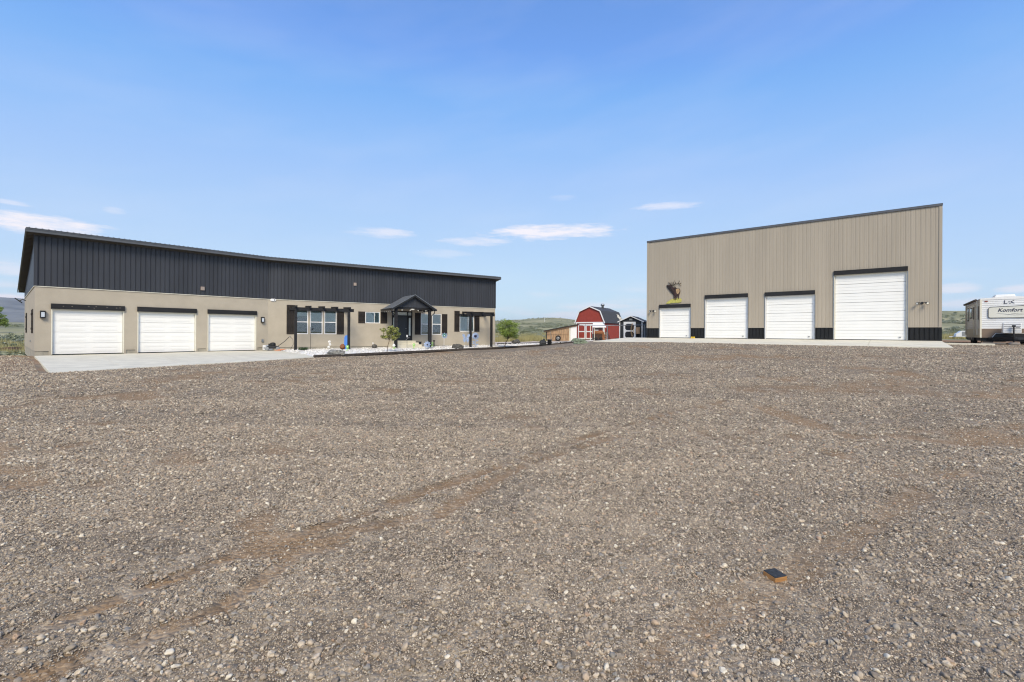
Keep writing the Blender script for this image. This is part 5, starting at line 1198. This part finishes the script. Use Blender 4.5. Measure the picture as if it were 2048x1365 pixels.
obj('bird', MB().rock((0,0,h),(.05,.05,.11),5,2,.2,1), WHITE, R, WM[R], smooth=True); obj('wing', MB().path([(0,0,h-.2),(-.1,0,h-.3)],.02,5).path([(0,0,h-.2),(.1,0,h-.12),(.18,0,h-.1)],.02,5), STEEL, R, WM[R])
p = gb(835, 690); o = obj('clay_chiminea', MB().lathe([(.10,0),(.16,.06),(.20,.18),(.17,.30),(.09,.38),(.07,.46),(.09,.5)], 16), TERRACOTTA, None, Matrix.Translation(p), smooth=True); tag(o, 'small terracotta chiminea at the right of the porch steps', 'chiminea')
o = obj('dark_planter', MB().box(10.62,11.0,-.75,-.35,.42,.74).box(10.58,11.04,-.79,-.31,.74,.79), BLACKTRIM, None, F2); tag(o, 'dark square planter on the ground right of the front door', 'planter')
R, h, S = stake('blue_pinwheel', 'blue metal pinwheel leaning before the right porch post', 'pinwheel', 856, 690, 699)
obj('blades', petals(9,.03,.30,.14), PALEBLUE, R, WM[R] @ T(-.05,-.03,h)); obj('hub', MB().lathe([(.05,-.05),(.05,0)],10,(0,0,0),'y'), NAVY, R, WM[R] @ T(-.05,-.03,h))
p = gb(868, 694); o = obj('black_lantern', MB().lathe([(.07,0),(.08,.04),(.045,.1),(.04,.42),(.10,.46),(.11,.50),(.02,.54)], 12), BLACK, None, Matrix.Translation(p), smooth=True); tag(o, 'slim black lantern right of the right porch post', 'lantern')
R, h, S = stake('green_pinwheel', 'green and white pinwheel on a white pole below the dark shutter', 'pinwheel', 888, 672, 695, .014, WHITE)
obj('blades', petals(8,.03,.27,.14), PALEBLUE, R, WM[R] @ T(.05,-.03,h)); obj('blades', petals(6,.02,.16,.1), mat('teal_metal',(.04,.22,.16),.4,.2,9), R, WM[R] @ T(.03,-.06,h+.05)); obj('hub', MB().lathe([(.04,-.09),(.04,0)],10,(0,0,0),'y'), WHITE, R, WM[R] @ T(.05,-.03,h))
R, h, S = stake('metal_butterfly', 'pale blue metal butterfly left of the right pergola post', 'garden ornament', 932, 678, 695, .012, STEEL)
for sx in (-1,1): obj('wing', MB().prism([(0,0),(sx*.12,.34),(sx*.30,.42),(sx*.34,.25),(sx*.2,.05),(sx*.28,-.12),(sx*.16,-.34),(sx*.03,-.2)][::sx], -.01, .01), PALEBLUE, R, WM[R] @ T(0,-.03,h,rz=sx*.3))
obj('body', MB().path([(0,-.03,h-.3),(0,-.03,h+.25)],.03,6), GREYL, R, WM[R])
R, h, S = stake('blue_sunflower', 'tall pale blue metal sunflower right of the right pergola post', 'garden ornament', 951, 673, 696, .02, PALEBLUE)
obj('petals', petals(16,.10,.33,.12), PALEBLUE, R, WM[R] @ T(0,-.04,h)); obj('petals', petals(14,.08,.26,.11,y=-.02), PALEBLUE, R, WM[R] @ T(0,-.05,h,ry=.2)); obj('flower_centre', MB().rock((0,0,0),(.12,.04,.12),2,2,.1,1), NAVY, R, WM[R] @ T(0,-.09,h))
for z, s in ((.22,1),(.45,-1),(.55,1),(.3,-1)): obj('leaf', MB().add([(0,0,0),(.12*s,-.03,.12),(.30*s,0,.10),(.16*s,.02,-.02)],[(0,1,2,3)]), PALEBLUE, R, WM[R] @ T(0,-.03,z))
# mower, box and cord by the garage corner
def mower():
    p = gb(545, 701.2); M = Matrix.Translation(p) @ Matrix.Rotation(.45,4,'Z'); R = thing('push_mower', 'black push mower with folded handle by the garage corner', 'mower', M)
    obj('deck', MB().prism([(-.38,.12),(.38,.12),(.42,.2),(.34,.30),(-.30,.30),(-.42,.2)], -.25, .25), BLACK, R, M, bevel=.02)
    obj('engine', MB().lathe([(.17,.30),(.18,.38),(.16,.50),(.06,.54)], 14, (.02,0,0)).box(-.25,-.1,-.12,.12,.30,.46), BLACKTRIM, R, M)
    for x in (-.33,.33):
        for y in (-.29,.29): obj('wheel', MB().lathe([(.03,-.04),(.10,-.04),(.125,-.02),(.125,.02),(.10,.04),(.03,.04)], 14, (x,y,.125), 'y'), GREYL, R, M)
    for y in (-.22,.22): obj('handle_bar', MB().path([(.3,y,.25),(.75,y,.62),(1.02,y,.92)], .018, 6), BLACK, R, M)
    obj('handle_grip', MB().path([(1.02,-.22,.92),(1.12,-.1,.98),(1.12,.1,.98),(1.02,.22,.92)], .02, 6), GREYL, R, M)
    obj('cable', MB().path([(1.05,0,.95),(1.25,.05,.75),(1.28,.05,.4),(1.1,.0,.05)], .012, 5), BLACK, R, M)
mower()
p = gb(533, 702); M = frame((p.x, p.y), D2, p.z); R = thing('utility_box', 'grey and white box on the ground beside the third garage door', 'box', M)
obj('box', MB().box(-.05,.38,-.02,.40,0,.33), mat('bluegrey_plastic',(.38,.42,.50),.5,.08,5), R, M, bevel=.015); obj('white_side', MB().box(-.24,-.052,-.02,.40,0,.33), WHITE, R, M, bevel=.01); obj('label', MB().box(-.18,-.12,-.03,-.021,.1,.2), GREYL, R, M)
p = gb(563, 702); mb = MB()
for k in range(5): mb.path([(.25*k*.3-.25+ .22*math.cos(t), .14*math.sin(t)+.03*k, .02+.02*k) for t in [i*.7 for i in range(10)]], .014, 5)
o = obj('extension_cable', mb, mat('orange_cord',(.62,.25,.13),.6,.1,5), None, Matrix.Translation(p)); tag(o, 'orange extension cord coiled on the ground beside the mower', 'cord')
# foreground block
def block():
    p = onz(1550, 1151, .0); z = H(p.x, p.y); p = onz(1550, 1151, z); M = Matrix.Translation((p.x, p.y, z+.004)) @ Matrix.Rotation(math.radians(17),4,'Z') @ Matrix.Rotation(.03,4,'X')
    R = thing('wood_block', 'small square wood block with black grit top lying on the gravel', 'block', M); s = .046
    obj('base', MB().box(-s,s,-s,s,-.02,.007), mat('cut_wood', (.40,.20,.07), .7, .25, 30, stretch=(.3,1,1), bmp=.3, bscale=120), R, M, bevel=.002)
    obj('grit_top', MB().box(-s+.001,s-.001,-s+.001,s-.001,.0075,.013), mat('black_grit', (.030,.034,.040), .9, .5, 60, bmp=.9, bscale=300, bdist=.004), R, M, bevel=.002)
block()

# ------------------------------------------------------------------ sagebrush on the slopes
def sagebrush():
    protos = []
    for k in range(4):
        mb = MB(); leaves(mb, Vector((0,0,.28)), 100, .10, (.46,.46,.28), 700+k); leaves(mb, Vector((.1,.1,.42)), 40, .09, (.28,.28,.2), 720+k)
        protos.append(proto('sage', mb, SAGE_M[k % 2], False))
    n = 30000; a = np.radians(RNG.uniform(-56, 56, n)); r = 48*(430/48)**RNG.random(n)
    x = r*np.sin(a); y = r*np.cos(a)
    k = (vnoise(x, y, 25, 41)*.6 + vnoise(x, y, 7, 42)*.4) > .5
    left = (x < -31) & (y > 30)
    k &= (r > 66) | left
    k &= ~((x > 26) & (x < 60) & (y > 25) & (y < 52)); k &= ~((x > 8) & (x < 24) & (r < 75))
    x, y, r = x[k], y[k], r[k]; n = len(x); s = RNG.uniform(.5, 1.3, n)*np.where(r > 150, 1.15, 1.0)
    scatter('sagebrush', np.column_stack([x, y, height(x, y)-.05]), np.column_stack([np.zeros(n), np.zeros(n), RNG.uniform(0,6.28,n)]), s[:,None]*np.array([[1,1,.85]])*RNG.uniform(.8,1.2,(n,3)), protos, 'grey green sagebrush covering the slopes behind the buildings')
    # dry yellow grass at the edge of the yard
    pg = []
    for k in range(2):
        mb = MB(); rg = random.Random(k)
        for i in range(46):
            b = Vector((rg.uniform(-.25,.25), rg.uniform(-.25,.25), 0)); t = b + Vector((rg.gauss(0,.1), rg.gauss(0,.1), rg.uniform(.25,.6))); d = Vector((rg.gauss(0,1),rg.gauss(0,1),0)).normalized()*.018
            mb.quad(b-d, b+d, t)
        pg.append(proto('grass_tuft', mb, leaf_mat('dry_grass', (.20,.19,.07), (.48,.42,.20)), False))
    n = 9000; a = np.radians(RNG.uniform(-52, 52, n)); r = RNG.uniform(56, 78, n); x = r*np.sin(a); y = r*np.cos(a)
    k = vnoise(x, y, 5, 43) > .3; k &= ~((x > 26) & (x < 60) & (y < 50)); k &= ~((x > 4) & (x < 24) & (r < 68)); x, y = x[k], y[k]; n = len(x)
    scatter('dry_grass', np.column_stack([x, y, height(x, y)-.03]), np.column_stack([np.zeros(n), np.zeros(n), RNG.uniform(0,6.28,n)]), np.ones((n,3))*RNG.uniform(.7,1.5,(n,1)), pg, 'dry yellow grass along the far edge of the yard')
SAGE_M = [leaf_mat('sage_leaf', (.17,.19,.13), (.40,.42,.32)), leaf_mat('sage_leaf_dark', (.11,.13,.07), (.30,.32,.20))]
sagebrush()
p = at(1089.5, 647, 300); z = H(p.x, p.y); o = obj('radio_mast', MB().tube((0,0,-1),(0,0,at(1089.5,635,300).z-z),.12,n=6), WHITE, None, T(p.x,p.y,z)); tag(o, 'thin pale mast standing on the distant hill', 'mast')

# ------------------------------------------------------------------ thin air haze round the whole scene
def haze():
    m = bpy.data.materials.new('haze'); m.use_nodes = True; t = m.node_tree; t.nodes.clear()
    out = N(t, 'ShaderNodeOutputMaterial'); v = N(t, 'ShaderNodeVolumePrincipled'); v.inputs['Color'].default_value = (.80,.88,1.0,1); v.inputs['Density'].default_value = HAZE; v.inputs['Anisotropy'].default_value = .2
    L(t, v.outputs[0], out.inputs['Volume'])
    o = obj('haze', MB().box(-5600,5600,-5600,5600,-14,172), m); tag(o, 'thin bluish air haze over the distance', kind='stuff')
HAZE = 1.35e-4
haze()
